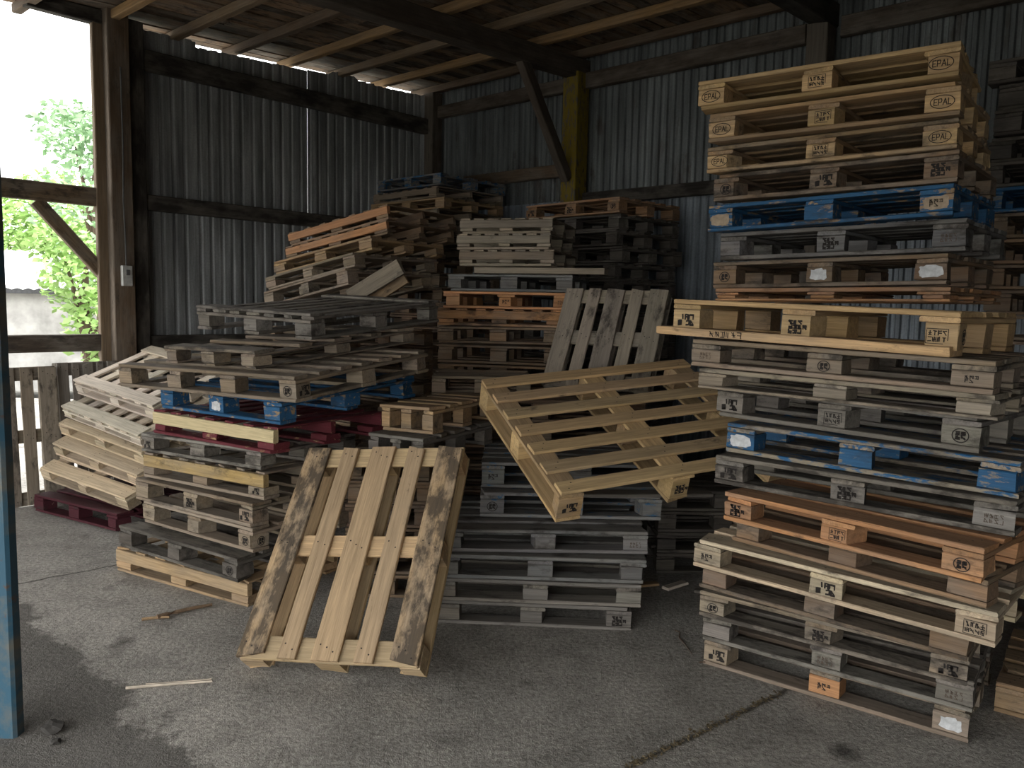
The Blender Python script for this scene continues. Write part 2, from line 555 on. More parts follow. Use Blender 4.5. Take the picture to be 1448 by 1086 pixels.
    for nm, al, x, y, zz, L, W, T, nl, mm, tt in items:
        me = board(nm, L, W, T - .0004, mm, rng, nl)
        if al == 'A': o = link(nm, me, None, root, (x, y, zz), None, jit(tt, rng), min(1, max(0, dirt + rng.uniform(-.15, .15))))
        else: o = link(nm, me, None, root, (x + W, y, zz), (0, 0, PI / 2), jit(tt, rng), min(1, max(0, dirt + rng.uniform(-.15, .15))))
        if nm == 'side_plank' and plank and y == 0 and plank[1] != tone: o['label'] = plank[2]
    bo = {}
    for (i, j), (x, y) in blocks.items():
        me = board('block', bl_l, bl_w, bh, blockmat or mt, rng, segs=1, ch=.005)
        bo[(i, j)] = link('block', me, None, root, (x, y, z_block0 + .0002), None, jit(bt, rng), min(1, max(0, dirt + rng.uniform(-.2, .15))))
    for mk in marks:
        (i, j), kind, face = mk[:3]
        if (i, j) not in bo: continue
        nm, me, lb = MARKS[kind]
        s = min(1.0, bh / .072)
        if face == 'F': o = link(nm, me, None, bo[(i, j)], (bl_l / 2, -.0008, bh / 2), None)
        else: o = link(nm, me, None, bo[(i, j)], (bl_l + .0008, bl_w / 2, bh / 2), (0, 0, PI / 2))
        o.scale = (s * (1 if face == 'F' else .85), 1, s)
        o['label'] = lb
    return root

ORD = ['', 'lowest', 'second', 'third', 'fourth', 'fifth', 'sixth', 'seventh', 'eighth', 'ninth', 'tenth', 'eleventh', 'twelfth', 'thirteenth', 'fourteenth',
       'fifteenth', 'sixteenth', 'seventeenth', 'eighteenth', 'nineteenth', 'twentieth', 'twenty-first', 'twenty-second', 'twenty-third', 'twenty-fourth']

FIT = {
 'R': [[1.017, 3.964, -0.0003, -0.645, 0.001, -0.0038, 1.206, 0.797, 0.152],
   [0.992, 3.910, 0.154, -0.633, 0.0041, 0, 1.203, 0.799, 0.139],
   [0.961, 3.872, 0.296, -0.662, 0.0041, -0, 1.187, 0.802, 0.129],
   [0.956, 3.878, 0.440, -0.726, -0.006, -0, 1.199, 0.801, 0.143],
   [0.896, 3.769, 0.585, -0.752, -0.0055, 0.0005, 1.289, 0.802, 0.138],
   [1.068, 3.732, 0.725, -0.870, 0.008727, 0, 1.115, 0.791, 0.131],
   [0.987, 3.601, 0.862, -0.869, 0.0052, 0.0036, 1.095, 0.808, 0.132],
   [0.973, 3.739, 1.003, -0.746, 0.0005, 0.0024, 1.238, 0.801, 0.137],
   [1.027, 3.764, 1.150, -0.772, -0.0048, 0.0009, 1.214, 0.798, 0.143],
   [1.009, 3.902, 1.305, -0.818, -0.01222, 0.0011, 1.175, 0.799, 0.146],
   [0.867, 3.708, 1.461, -0.759, -0.01222, -0, 1.231, 0.798, 0.0939],
   [0.817, 3.653, 1.567, -0.742, -0.02094, 0.0022, 1.219, 0.803, 0.124],
   [0.738, 3.722, 1.706, -0.775, -0.02793, -0.0006, 1.210, 0.802, 0.165],
   [1.111, 4.440, 1.872, -0.792, 0.0065, 0.0004, 1.196, 0.799, 0.0693],
   [1.121, 4.537, 1.943, -0.766, 0.0156, 0.0014, 1.207, 0.799, 0.145],
   [1.130, 4.445, 2.095, -0.744, 0.0128, 0.0006, 1.213, 0.797, 0.147],
   [1.051, 4.418, 2.244, -0.737, 0.0178, 0.0016, 1.208, 0.803, 0.142],
   [1.066, 4.393, 2.405, -0.723, 0.0064, -0.0013, 1.186, 0.799, 0.140],
   [1.020, 4.374, 2.551, -0.693, 0.0052, -0.0002, 1.199, 0.798, 0.134],
   [1.003, 4.298, 2.695, -0.667, -0.0015, 0, 1.172, 0.800, 0.146],
   [0.928, 4.248, 2.846, -0.623, 0.0041, 0.0027, 1.193, 0.803, 0.146]],
 'C': [[-0.416, 4.428, -0.0041, -0.0548, -0.0012, -0.0001, 1.125, 0.800, 0.138],
   [-0.442, 4.419, 0.136, -0.0462, -0.0005, 0.0002, 1.200, 0.800, 0.132],
   [-0.419, 4.409, 0.272, -0.0296, -0.0013, -0, 1.201, 0.803, 0.139],
   [-0.402, 4.439, 0.414, 0.01, 0.0031, -0.0005, 1.200, 0.798, 0.134],
   [-0.176, 4.659, 0.563, 0.0261, -0.0088, -0.0001, 1.090, 0.804, 0.152],
   [-0.176, 4.751, 0.720, 0.0049, -0.0001, -0.0004, 1.196, 0.796, 0.157]],
 'L': [[-2.622, 5.182, 0.0031, -0.500, -0.0083, 0.0005, 1.228, 0.799, 0.161],
   [-2.603, 5.187, 0.168, -0.565, -0.0025, 0.0033, 1.203, 0.802, 0.146],
   [-2.474, 5.260, 0.319, -0.610, 0.0118, 0, 1.177, 0.799, 0.148],
   [-2.514, 5.252, 0.475, -0.580, 0.0065, -0, 1.197, 0.803, 0.146],
   [-2.454, 5.246, 0.630, -0.562, 0.0129, -0.0075, 1.188, 0.798, 0.166],
   [-2.470, 5.256, 0.802, -0.563, 0.0197, 0.0003, 1.184, 0.800, 0.123],
   [-2.333, 5.136, 0.947, -0.599, 0.0033, 0.0048, 1.198, 0.912, 0.154],
   [-2.294, 5.176, 1.107, -0.611, 0.006981, 0.06283, 1.200, 1.142, 0.148],
   [-2.479, 5.014, 1.261, -0.539, 0.01222, 0.08378, 1.556, 1.171, 0.145],
   [-2.162, 4.952, 1.423, -0.593, 0.01222, 0.08378, 0.869, 1.359, 0.108],
   [-2.153, 5.441, 1.619, -0.558, -0.03142, 0.08029, 1.091, 1.282, 0.163]],
 'PL': [[-1.276, 3.802, 0.0024, -0.248, 0.0834, 0.789, 0.941, 1.230, 0.156]],
 'T1': [[0.237, 4.027, 0.709, 0.384, 0.0795, 0.412, 1.495, 1.200, 0.193]],
 'F': [[-4.039, 6.629, 0.0008, -0.541, 0.0081, -0.0004, 1.177, 0.801, 0.144],
   [-4.001, 6.710, 0.255, -0.530, -0.08378, 0.367, 1.195, 0.800, 0.122],
   [-3.937, 6.800, 0.452, -0.541, -0.108, 0.367, 1.201, 0.800, 0.122],
   [-3.923, 6.879, 0.617, -0.552, -0.108, 0.367, 1.204, 0.800, 0.122],
   [-3.918, 6.923, 0.767, -0.593, -0.108, 0.367, 1.195, 0.800, 0.110],
   [-3.877, 7.073, 0.952, -0.581, -0.108, 0.367, 1.200, 0.800, 0.145]],
 'B': [[-0.602, 6.703, 0.0071, -0.175, 0, -0, 1.060, 0.750, 0.155],
   [-0.606, 6.712, 0.172, -0.179, -0, 0, 1.060, 0.750, 0.155],
   [-0.611, 6.720, 0.337, -0.184, -0, 0, 1.060, 0.750, 0.155],
   [-0.616, 6.729, 0.503, -0.189, -0, 0, 1.060, 0.750, 0.155],
   [-0.620, 6.738, 0.668, -0.194, -0, 0, 1.060, 0.750, 0.155],
   [-0.625, 6.747, 0.833, -0.199, -0, -0, 1.060, 0.750, 0.155],
   [-0.629, 6.755, 0.998, -0.203, 0, 0, 1.060, 0.750, 0.155],
   [-0.634, 6.764, 1.163, -0.208, -0, 0, 1.060, 0.750, 0.155],
   [-0.639, 6.773, 1.328, -0.213, -0, 0, 1.060, 0.750, 0.155],
   [-0.644, 6.783, 1.493, -0.218, 0.0073, -0, 1.062, 0.748, 0.142],
   [-0.639, 6.747, 1.644, -0.229, 0.0014, -0, 1.061, 0.750, 0.142],
   [-0.592, 6.697, 1.790, -0.225, 0.0001, 0, 1.079, 0.751, 0.140],
   [-0.554, 6.699, 1.933, -0.270, -0.0005, 0, 1.059, 0.751, 0.139],
   [-0.420, 6.920, 2.076, -0.280, 0.003, 0, 1.188, 0.296, 0.0534],
   [-0.450, 6.541, 2.131, -0.268, 0.0043, -0, 0.790, 0.904, 0.130],
   [-0.474, 6.567, 2.264, -0.267, 0.0033, -0, 0.784, 0.903, 0.127],
   [-0.455, 6.643, 2.394, -0.277, 0.0034, -0, 0.786, 0.896, 0.127]],
 'BR': [[0.100, 8.150, 0.0005, -0.809, -0, 0, 1.200, 0.950, 0.145],
   [0.0999, 8.150, 0.149, -0.809, 0, -0, 1.200, 0.950, 0.145],
   [0.0999, 8.150, 0.298, -0.809, 0, -0, 1.200, 0.950, 0.145],
   [0.0998, 8.149, 0.446, -0.809, 0, -0, 1.200, 0.950, 0.145],
   [0.0998, 8.149, 0.595, -0.809, 0, -0, 1.200, 0.950, 0.145],
   [0.0997, 8.149, 0.743, -0.809, 0, -0, 1.200, 0.950, 0.145],
   [0.0996, 8.149, 0.892, -0.809, 0, -0, 1.200, 0.950, 0.145],
   [0.0996, 8.149, 1.040, -0.809, 0, -0, 1.200, 0.950, 0.145],
   [0.0995, 8.149, 1.189, -0.809, 0, -0, 1.200, 0.950, 0.145],
   [0.0995, 8.149, 1.338, -0.809, 0, -0, 1.200, 0.950, 0.145],
   [0.0994, 8.149, 1.486, -0.809, 0, -0, 1.200, 0.950, 0.145],
   [0.0994, 8.148, 1.635, -0.809, 0, -0, 1.200, 0.950, 0.145],
   [0.0993, 8.148, 1.783, -0.809, 0, -0, 1.200, 0.950, 0.145],
   [0.0993, 8.148, 1.932, -0.809, 0, -0, 1.200, 0.950, 0.145],
   [0.0992, 8.148, 2.080, -0.809, 0, -0, 1.200, 0.950, 0.145],
   [0.0992, 8.148, 2.229, -0.809, 0, -0, 1.200, 0.950, 0.145],
   [0.0991, 8.148, 2.378, -0.809, 0, -0, 1.200, 0.950, 0.145],
   [0.099, 8.148, 2.526, -0.809, 0, -0, 1.200, 0.950, 0.143],
   [0.106, 8.152, 2.675, -0.809, -0.0023, 0.0013, 1.197, 0.934, 0.141]],
 'BL': [[-1.591, 9.064, 0.0019, -0.291, 0, -0, 1.198, 1.002, 0.148],
   [-1.607, 9.096, 0.155, -0.323, -0, -0, 1.200, 1.000, 0.148],
   [-1.622, 9.128, 0.308, -0.354, -0, -0, 1.200, 1.000, 0.148],
   [-1.635, 9.160, 0.462, -0.385, 0, -0, 1.200, 1.000, 0.148],
   [-1.648, 9.193, 0.615, -0.416, 0, -0, 1.200, 1.000, 0.148],
   [-1.660, 9.225, 0.768, -0.448, 0, -0, 1.200, 1.000, 0.148],
   [-1.672, 9.258, 0.921, -0.479, 0, -0, 1.200, 1.000, 0.148],
   [-1.683, 9.291, 1.075, -0.510, 0, -0, 1.200, 1.000, 0.148],
   [-1.692, 9.324, 1.228, -0.542, 0, -0, 1.200, 1.000, 0.148],
   [-1.702, 9.357, 1.381, -0.573, 0, -0, 1.200, 1.000, 0.148],
   [-1.710, 9.390, 1.534, -0.604, 0, -0, 1.200, 1.000, 0.148],
   [-1.718, 9.424, 1.687, -0.636, 0, -0, 1.200, 1.000, 0.148],
   [-1.725, 9.457, 1.841, -0.667, 0, -0, 1.200, 1.000, 0.148],
   [-1.731, 9.491, 1.994, -0.698, 0, -0, 1.200, 1.000, 0.148],
   [-1.736, 9.523, 2.147, -0.730, 0.0028, -0, 1.199, 1.002, 0.146],
   [-1.731, 9.533, 2.297, -0.723, 0.0056, 0, 1.203, 0.999, 0.134],
   [-1.736, 9.571, 2.440, -0.751, 0, -0, 1.200, 1.000, 0.141],
   [-1.741, 9.608, 2.583, -0.779, 0.0047, -0, 1.199, 1.004, 0.135],
   [-1.731, 9.612, 2.721, -0.748, 0.0063, 0, 1.201, 1.003, 0.127],
   [-1.718, 9.614, 2.851, -0.689, 0.006, 0, 1.216, 1.000, 0.122],
   [-1.710, 9.739, 2.981, -0.793, 0.0013, -0, 1.199, 1.010, 0.122],
   [-1.670, 9.765, 3.137, -0.784, -0.0145, -0.013, 1.188, 1.074, 0.134]],
 'T': [[-2.306, 7.463, 0.003, -0.673, -0, 0, 1.200, 1.000, 0.153],
   [-2.307, 7.462, 0.162, -0.673, -0, 0, 1.200, 1.000, 0.153],
   [-2.307, 7.460, 0.320, -0.673, -0, 0, 1.200, 1.000, 0.153],
   [-2.308, 7.459, 0.479, -0.673, -0, 0, 1.200, 1.000, 0.153],
   [-2.308, 7.458, 0.638, -0.673, -0, 0, 1.200, 1.000, 0.153],
   [-2.308, 7.457, 0.796, -0.673, -0, 0, 1.200, 1.000, 0.153],
   [-2.309, 7.455, 0.955, -0.673, -0, 0, 1.200, 1.000, 0.153],
   [-2.309, 7.454, 1.114, -0.673, -0, 0, 1.200, 1.000, 0.153],
   [-2.309, 7.453, 1.272, -0.673, -0, 0, 1.200, 1.000, 0.153],
   [-2.310, 7.452, 1.431, -0.673, -0, 0, 1.200, 1.000, 0.153],
   [-2.307, 7.431, 1.754, -0.672, 0.175, 0, 1.204, 1.001, 0.143],
   [-2.283, 7.403, 1.908, -0.627, 0.175, 0, 1.202, 1.003, 0.122],
   [-2.199, 7.377, 2.049, -0.563, 0.175, 0, 1.210, 1.002, 0.122],
   [-2.097, 7.403, 2.188, -0.529, 0.175, 0, 1.207, 0.998, 0.122],
   [-2.084, 7.459, 2.314, -0.545, 0.175, 0, 1.204, 0.998, 0.133]],
 'RB': [[2.853, 4.960, 0.0004, -0.699, 0, 0, 1.200, 0.800, 0.149],
   [2.852, 4.959, 0.153, -0.699, 0, -0, 1.200, 0.800, 0.149],
   [2.851, 4.958, 0.305, -0.699, 0, -0, 1.200, 0.800, 0.149],
   [2.850, 4.958, 0.457, -0.698, 0, -0, 1.200, 0.800, 0.149],
   [2.850, 4.957, 0.610, -0.698, 0, -0, 1.200, 0.800, 0.149],
   [2.849, 4.957, 0.762, -0.698, 0, -0, 1.200, 0.800, 0.149],
   [2.848, 4.956, 0.914, -0.697, 0, -0, 1.200, 0.800, 0.149],
   [2.847, 4.956, 1.067, -0.697, 0, -0, 1.200, 0.800, 0.149],
   [2.847, 4.955, 1.219, -0.697, 0, -0, 1.200, 0.800, 0.149],
   [2.846, 4.955, 1.371, -0.697, 0, -0, 1.200, 0.800, 0.149],
   [2.845, 4.954, 1.523, -0.696, 0, -0, 1.200, 0.800, 0.149],
   [2.845, 4.954, 1.676, -0.696, 0, -0, 1.200, 0.800, 0.149],
   [2.844, 4.953, 1.828, -0.696, 0, -0, 1.200, 0.800, 0.149],
   [2.843, 4.953, 1.980, -0.695, 0, -0, 1.200, 0.800, 0.149],
   [2.842, 4.952, 2.133, -0.695, 0, -0, 1.200, 0.800, 0.149],
   [2.841, 4.952, 2.285, -0.695, 0, -0, 1.200, 0.800, 0.149],
   [2.841, 4.951, 2.437, -0.695, 0, -0, 1.200, 0.800, 0.149],
   [2.840, 4.950, 2.590, -0.694, 0, -0, 1.200, 0.800, 0.149],
   [2.839, 4.950, 2.742, -0.694, 0, -0, 1.200, 0.800, 0.149],
   [2.839, 4.949, 2.894, -0.694, 0, -0, 1.200, 0.800, 0.149],
   [2.838, 4.949, 3.046, -0.693, 0, -0, 1.200, 0.800, 0.149],
   [2.837, 4.948, 3.199, -0.693, 0.0008, -0.0002, 1.200, 0.800, 0.139]],
 'M': [[-0.876, 4.811, 0.0004, -0.485, -0, 0, 0.420, 1.000, 0.145],
   [-0.876, 4.810, 0.149, -0.485, -0, 0, 0.420, 1.000, 0.145],
   [-0.876, 4.810, 0.297, -0.486, -0, 0, 0.420, 1.000, 0.145],
   [-0.876, 4.809, 0.445, -0.486, -0, 0, 0.420, 1.000, 0.145],
   [-0.876, 4.809, 0.593, -0.486, -0, 0, 0.420, 1.000, 0.145],
   [-0.876, 4.808, 0.742, -0.486, -0, 0, 0.420, 1.000, 0.145],
   [-0.871, 4.802, 0.890, -0.486, -0.0011, 0.0001, 0.406, 1.005, 0.145],
   [-0.814, 4.879, 1.040, -0.456, 0.0088, 0.0003, 0.389, 0.995, 0.163]],
 'M2': [[-0.529, 5.258, 1.190, 0.0349, 0.0001, -0, 1.000, 0.800, 0.147]],
 'K': [[1.020, 5.350, -0, 0.0349, 0, 0, 0.900, 0.800, 0.144],
   [1.020, 5.350, 0.147, 0.0349, 0, 0, 0.900, 0.800, 0.144],
   [1.020, 5.350, 0.294, 0.0349, 0, 0, 0.900, 0.800, 0.144],
   [1.020, 5.350, 0.441, 0.0349, 0, 0, 0.900, 0.800, 0.144]]}

# ------------------------------------------------------------------ the shed: walls, posts, roof
CX, CY = -1.094, 10.720                    # inner corner where the two sheet walls meet
AX = Vector((-.6713, -.7412, 0))           # along the side wall, towards the open bay
BX = Vector((.7412, -.6713, 0))            # along the back wall
def room(t, s, z): return Vector((CX, CY, 0)) + AX * t + BX * s + Vector((0, 0, z))
ROOM = Matrix(((AX.x, BX.x, 0, CX), (AX.y, BX.y, 0, CY), (0, 0, 1, 0), (0, 0, 0, 1)))

def struct(name, me, label, cat, mat=None, M=None, tone=None, dirt=.6):
    o = link(name, me, mat, tone=tone, dirt=dirt)
    if M is not None: o.matrix_world = M
    return tag(o, label, cat, None, 'structure')

# floor and the yard outside
def grid_floor():
    V = [(-9, -4, 0), (14, -4, 0), (14, 14, 0), (-9, 14, 0), (-9, -4, -.2), (14, -4, -.2), (14, 14, -.2), (-9, 14, -.2)]
    Fc = [(0, 1, 2, 3), (7, 6, 5, 4), (0, 4, 5, 1), (1, 5, 6, 2), (2, 6, 7, 3), (3, 7, 4, 0)]
    return mesh_from('floor', V, Fc, [CONCRETE])
struct('floor', grid_floor(), 'worn grey concrete floor with a cracked slab joint', 'floor')
yard = mesh_from('ground', [(-70, -40, -.25), (60, -40, -.25), (60, 80, -.25), (-70, 80, -.25)], [(0, 1, 2, 3)], [plain('pale_yard_gravel', (.33, .32, .28), .95, 0, 3.0, .3)])
struct('ground', yard, 'pale open yard beyond the shed', 'ground')

def corrugated(length, top, z0, pitch, amp, seams, name, mat, rag=.02, seed=1, t0=0.0, slits=(), prof=((0, 0), (.36, 0), (.5, 1), (.86, 1))):
    """trapezoid sheet running along local x; seams = x positions where two sheets leave a slit"""
    r = random.Random(seed)
    V, Fc = [], []
    edges = [t0] + list(seams) + [t0 + length]
    for k in range(len(edges) - 1):
        a, b = edges[k] + (.003 if edges[k] in slits else 0), edges[k + 1] + (-.003 if edges[k + 1] in slits else .02 if k < len(edges) - 2 else 0)
        xs, x = [], a
        while x < b - 1e-4:
            for f, d in prof:
                q = x + f * pitch
                if q < b: xs.append((q, d))
            x += pitch
        xs.append((b, 0))
        jag = r.uniform(-rag, rag)
        base = len(V)
        for q, d in xs:
            lap = .004 * (k % 2)
            V.append((q, d * amp - lap, z0))
            V.append((q, d * amp - lap, top(q) + jag + r.uniform(-.004, .004)))
        for i in range(len(xs) - 1):
            c = base + 2 * i
            Fc.append((c, c + 1, c + 3, c + 2))
    # give the sheets their gauge
    n = len(V)
    V += [(x, y - .004, z) for x, y, z in V]
    Fc += [tuple(n + i for i in reversed(f)) for f in Fc]
    return mesh_from(name, V, Fc, [mat])

side_top = lambda t: 4.535 - .04 * t if t < .12 or t > 3.2 or 1.25 < t < 1.55 else 4.500 - .044 * t
me = corrugated(4.04, side_top, 0, .118, -.018, (.95, 1.9, 2.62, 3.25), 'wall_left', SHEET_L, .012, 3, slits=(1.9,), prof=((0, 0), (.58, 0), (.68, 1), (.90, 1)))
struct('wall_left', me, 'dark grey corrugated steel side wall with slits of daylight', 'wall', M=ROOM @ Matrix.Translation((0, -.03, 0)))
MB = ROOM @ Matrix(((0, 1, 0, 0), (1, 0, 0, 0), (0, 0, 1, 0), (0, 0, 0, 1)))     # local x along the back wall
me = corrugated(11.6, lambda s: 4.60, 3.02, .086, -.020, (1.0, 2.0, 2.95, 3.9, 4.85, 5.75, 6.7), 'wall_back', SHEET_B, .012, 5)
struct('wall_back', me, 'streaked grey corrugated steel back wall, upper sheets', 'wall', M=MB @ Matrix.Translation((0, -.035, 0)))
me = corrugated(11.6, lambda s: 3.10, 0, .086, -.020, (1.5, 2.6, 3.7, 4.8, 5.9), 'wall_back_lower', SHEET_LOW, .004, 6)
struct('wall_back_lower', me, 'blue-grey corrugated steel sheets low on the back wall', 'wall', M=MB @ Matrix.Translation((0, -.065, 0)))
me = corrugated(10.7, lambda s: 4.26, 2.72, .086, .020, (1.2, 3.1), 'added_front_apron', SHEET_B, .01, 8)
struct('added_front_apron', me, 'added unseen steel apron over the open front, keeping light off the upper shed', 'wall', M=MB @ Matrix.Translation((-.1, 9.45, 0)))  # unseen apron, added to cut the light reaching the upper stacks and roof
me = corrugated(4.33, lambda s: 4.26, 0, .118, -.018, (1.2, 3.1), 'added_side_wall', SHEET_L, .01, 9)
struct('added_side_wall', me, 'added unseen steel side wall past the open bay, cutting side light', 'wall', M=ROOM @ Matrix.Translation((5.32, -.03, 0)))  # out of view, added to weaken the light from the open side
me = corrugated(9.4, lambda s: 4.60, 0, .105, .022, (1.2, 3.1), 'wall_right', SHEET_B, .01, 7)
struct('wall_right', me, 'corrugated steel wall at the far end of the shed', 'wall', M=ROOM @ Matrix.Translation((0, 10.6, 0)))

TIMBER = dict(dark=(.075, .058, .045), brown=(.13, .09, .06), mid=(.19, .135, .085), black=(.028, .024, .021), gold=(.30, .185, .085))
def beam(name, p0, p1, w, d, tone, label, cat='beam', mat=None, roll=None, dirt=.55, seed=0):
    """squared timber from p0 to p1, w across, d deep (d measured downwards-ish)"""
    p0, p1 = Vector(p0), Vector(p1)
    x = (p1 - p0).normalized()
    up = Vector(roll) if roll else Vector((0, 0, 1))
    if abs(x.dot(up)) > .98: up = AX.copy()
    y = up.cross(x).normalized()
    z = x.cross(y)
    me = board(name, (p1 - p0).length, w, d, mat or WOOD, random.Random(seed + int(p0.x * 91 + p0.y * 37)), ch=.008, wob=.004)
    M = Matrix(((x.x, y.x, z.x, 0), (x.y, y.y, z.y, 0), (x.z, y.z, z.z, 0), (0, 0, 0, 1)))
    M.translation = p0 - y * w / 2 - z * d / 2
    o = link(name, me, None, tone=TIMBER[tone], dirt=dirt)
    o.matrix_world = M
    return tag(o, label, cat, None, 'structure')

# posts
beam('timber_post', room(4.06, .10, 0), room(4.06, .10, 4.50), .20, .20, 'brown', 'thick scorched timber post at the edge of the open bay', 'post')
beam('timber_post', room(3.87, .06, 0), room(3.87, .06, 4.42), .13, .15, 'black', 'very dark timber stud beside the scorched post', 'post')
beam('timber_post', room(4.20, .06, 0), room(4.20, .06, 4.45), .07, .10, 'mid', 'jamb of the open bay with its lit face in the tone', 'post', dirt=.3)  # lighter tone stands in for the lit face of the post
beam('timber_post', room(.10, .10, 0), room(.10, .10, 4.50), .17, .17, 'dark', 'dark timber corner post between the two sheet walls', 'post')
beam('timber_post', room(.12, 2.44, 0), room(.12, 2.44, 4.34), .21, .21, 'dark', 'yellow-painted timber post carrying the main roof beam', 'post', YELLOWP, dirt=.5)
beam('timber_post', room(.12, 5.12, 0), room(.12, 5.12, 4.30), .19, .19, 'dark', 'bare brown timber post behind the tall pallet stack', 'post')
beam('timber_post', room(.12, 7.9, 0), room(.12, 7.9, 4.30), .19, .19, 'dark', 'last timber post of the back wall', 'post')
beam('timber_post', room(7.0, .10, 0), room(7.0, .10, 4.30), .20, .20, 'brown', 'outer timber post of the open bay', 'post')
# wall rails
beam('wall_rail', room(.0, .05, 4.08), room(3.95, .05, 4.08), .09, .19, 'black', 'top timber rail of the side wall', 'rail')
beam('wall_rail', room(.0, .05, 2.74), room(3.95, .05, 2.74), .09, .15, 'black', 'middle timber rail of the side wall', 'rail')
beam('wall_rail', room(.0, .05, 1.39), room(3.95, .05, 1.39), .09, .12, 'black', 'bottom timber rail of the side wall', 'rail')
beam('wall_rail', room(4.16, .04, 2.74), room(6.9, .04, 2.74), .08, .17, 'mid', 'grey crossbar halfway up the open bay', 'rail', dirt=.7)
beam('wall_rail', room(4.16, .04, 1.39), room(6.9, .04, 1.39), .10, .16, 'dark', 'lower crossbar of the open bay above the standing pallets', 'rail', dirt=.7)
beam('diagonal_brace', room(4.74, .02, 2.66), room(4.14, .02, 1.98), .07, .12, 'mid', 'slanting brace under the crossbar of the open bay', 'brace', dirt=.7, roll=(0, 0, 1))
beam('header_beam', room(4.1, .05, 4.36), room(4.78, .05, 4.36), .10, .13, 'black', 'broken black header stub under the roof edge', 'beam')
beam('wall_rail', room(.06, .0, 4.26), room(.06, 2.35, 4.26), .09, .15, 'dark', 'upper timber rail of the back wall near the corner', 'rail')
beam('wall_rail', room(.06, 2.55, 4.26), room(.06, 5.0, 4.26), .09, .17, 'dark', 'upper timber rail of the back wall past the yellow post', 'rail')
beam('wall_rail', room(.06, 5.25, 4.26), room(.06, 10.5, 4.26), .09, .17, 'dark', 'upper timber rail of the back wall above the tall stack', 'rail')
beam('wall_rail', room(.06, .0, 3.34), room(.06, 2.35, 3.34), .09, .14, 'brown', 'lower timber rail of the back wall near the corner', 'rail')
beam('wall_rail', room(.06, 2.55, 3.0), room(.06, 10.5, 3.0), .09, .13, 'black', 'lower timber rail of the back wall behind the dark stack', 'rail')
# roof: two main beams on the posts, joists across, boards above
RS = -.04
def zr(t): return RS * t
beam('roof_beam', room(-.05, 2.44, 4.40), room(9.5, 2.44, 4.40 + RS * 9.5), .16, .20, 'dark', 'heavy roof beam resting on the yellow post', 'beam', dirt=.3)
beam('roof_beam', room(-.05, 5.12, 4.40), room(9.5, 5.12, 4.40 + RS * 9.5), .17, .20, 'black', 'heavy roof beam resting on the bare brown post', 'beam', dirt=.3)
beam('roof_beam', room(-.05, 7.9, 4.40), room(9.5, 7.9, 4.40 + RS * 9.5), .17, .20, 'black', 'roof beam over the last back wall post', 'beam')
NJ = ['first', 'second', 'third', 'fourth', 'fifth', 'sixth', 'seventh', 'eighth', 'ninth', 'tenth', 'eleventh', 'twelfth', 'thirteenth']
for i in range(13):
    t = .12 + .66 * i
    tone = ('brown', 'gold', 'mid', 'gold', 'brown', 'mid', 'gold')[i % 7]
    beam('roof_joist', room(t, -.28, 4.545 + zr(t)), room(t, 10.6, 4.545 + zr(t)), .085, .085, tone,
         'sawn roof joist under the boards, %s from the back wall' % NJ[i], 'joist', dirt=.3, seed=i)

def roof_boards():
    r = random.Random(4)
    V, Fc, s = [], [], -.34
    while s < 10.7:
        w = r.uniform(.13, .19)
        t = -.10
        while t < 9.6:
            L = r.uniform(1.9, 3.6)
            e = min(t + L, 9.6)
            dz = r.uniform(0, .018)
            k = len(V)
            for zz in (4.590 + dz, 4.612 + dz):
                for (tt, ss) in ((t + .004, s + .006), (e - .004, s + .006), (e - .004, s + w - .002), (t + .004, s + w - .002)):
                    V.append((tt, ss, zz + zr(tt)))
            Fc += [(k, k + 1, k + 2, k + 3), (k + 7, k + 6, k + 5, k + 4), (k, k + 4, k + 5, k + 1), (k + 1, k + 5, k + 6, k + 2), (k + 2, k + 6, k + 7, k + 3), (k + 3, k + 7, k + 4, k)]
            t = e
        s += w
    return mesh_from('ceiling', V, Fc, [WOODROOF])
WOODROOF = wood_mat('old_roof_boards', island=True)
o = struct('ceiling', roof_boards(), 'boarded underside of the low shed roof', 'ceiling', M=ROOM, tone=(.20, .13, .08), dirt=.75)
# felt over the boards, so that only the ragged edges let light in
me = mesh_from('roof_cover', [(-.12, -.30, 4.645), (9.7, -.30, 4.645 + zr(9.7)), (9.7, 10.75, 4.645 + zr(9.7)), (-.12, 10.75, 4.645),
                              (-.12, -.30, 4.66), (9.7, -.30, 4.66 + zr(9.7)), (9.7, 10.75, 4.66 + zr(9.7)), (-.12, 10.75, 4.66)],
               [(0, 1, 2, 3), (7, 6, 5, 4), (0, 4, 5, 1), (1, 5, 6, 2), (2, 6, 7, 3), (3, 7, 4, 0)], [plain('roof_felt', (.04, .038, .036), .95)])
struct('roof_cover', me, 'black roofing felt over the boards', 'roof', M=ROOM)
beam('diagonal_brace', room(1.02, 2.44, 4.30), room(.24, 2.44, 3.20), .10, .12, 'dark', 'slanting brace from the yellow post up to the roof beam', 'brace', dirt=.3)

# blue steel column close to the camera
def steel_column():
    me = board('steel_column', 4.30, .22, .07, BLUESTEEL, random.Random(2), ch=.012, wob=.0, segs=4, chips=False)
    o = link('steel_column', me, None)
    o.matrix_world = Matrix(((0, 1, 0, -2.24), (0, 0, 1, 3.13), (1, 0, 0, 0), (0, 0, 0, 1)))
    return tag(o, 'flaking blue steel column at the edge of the shed', 'column', None, 'structure')
steel_column()

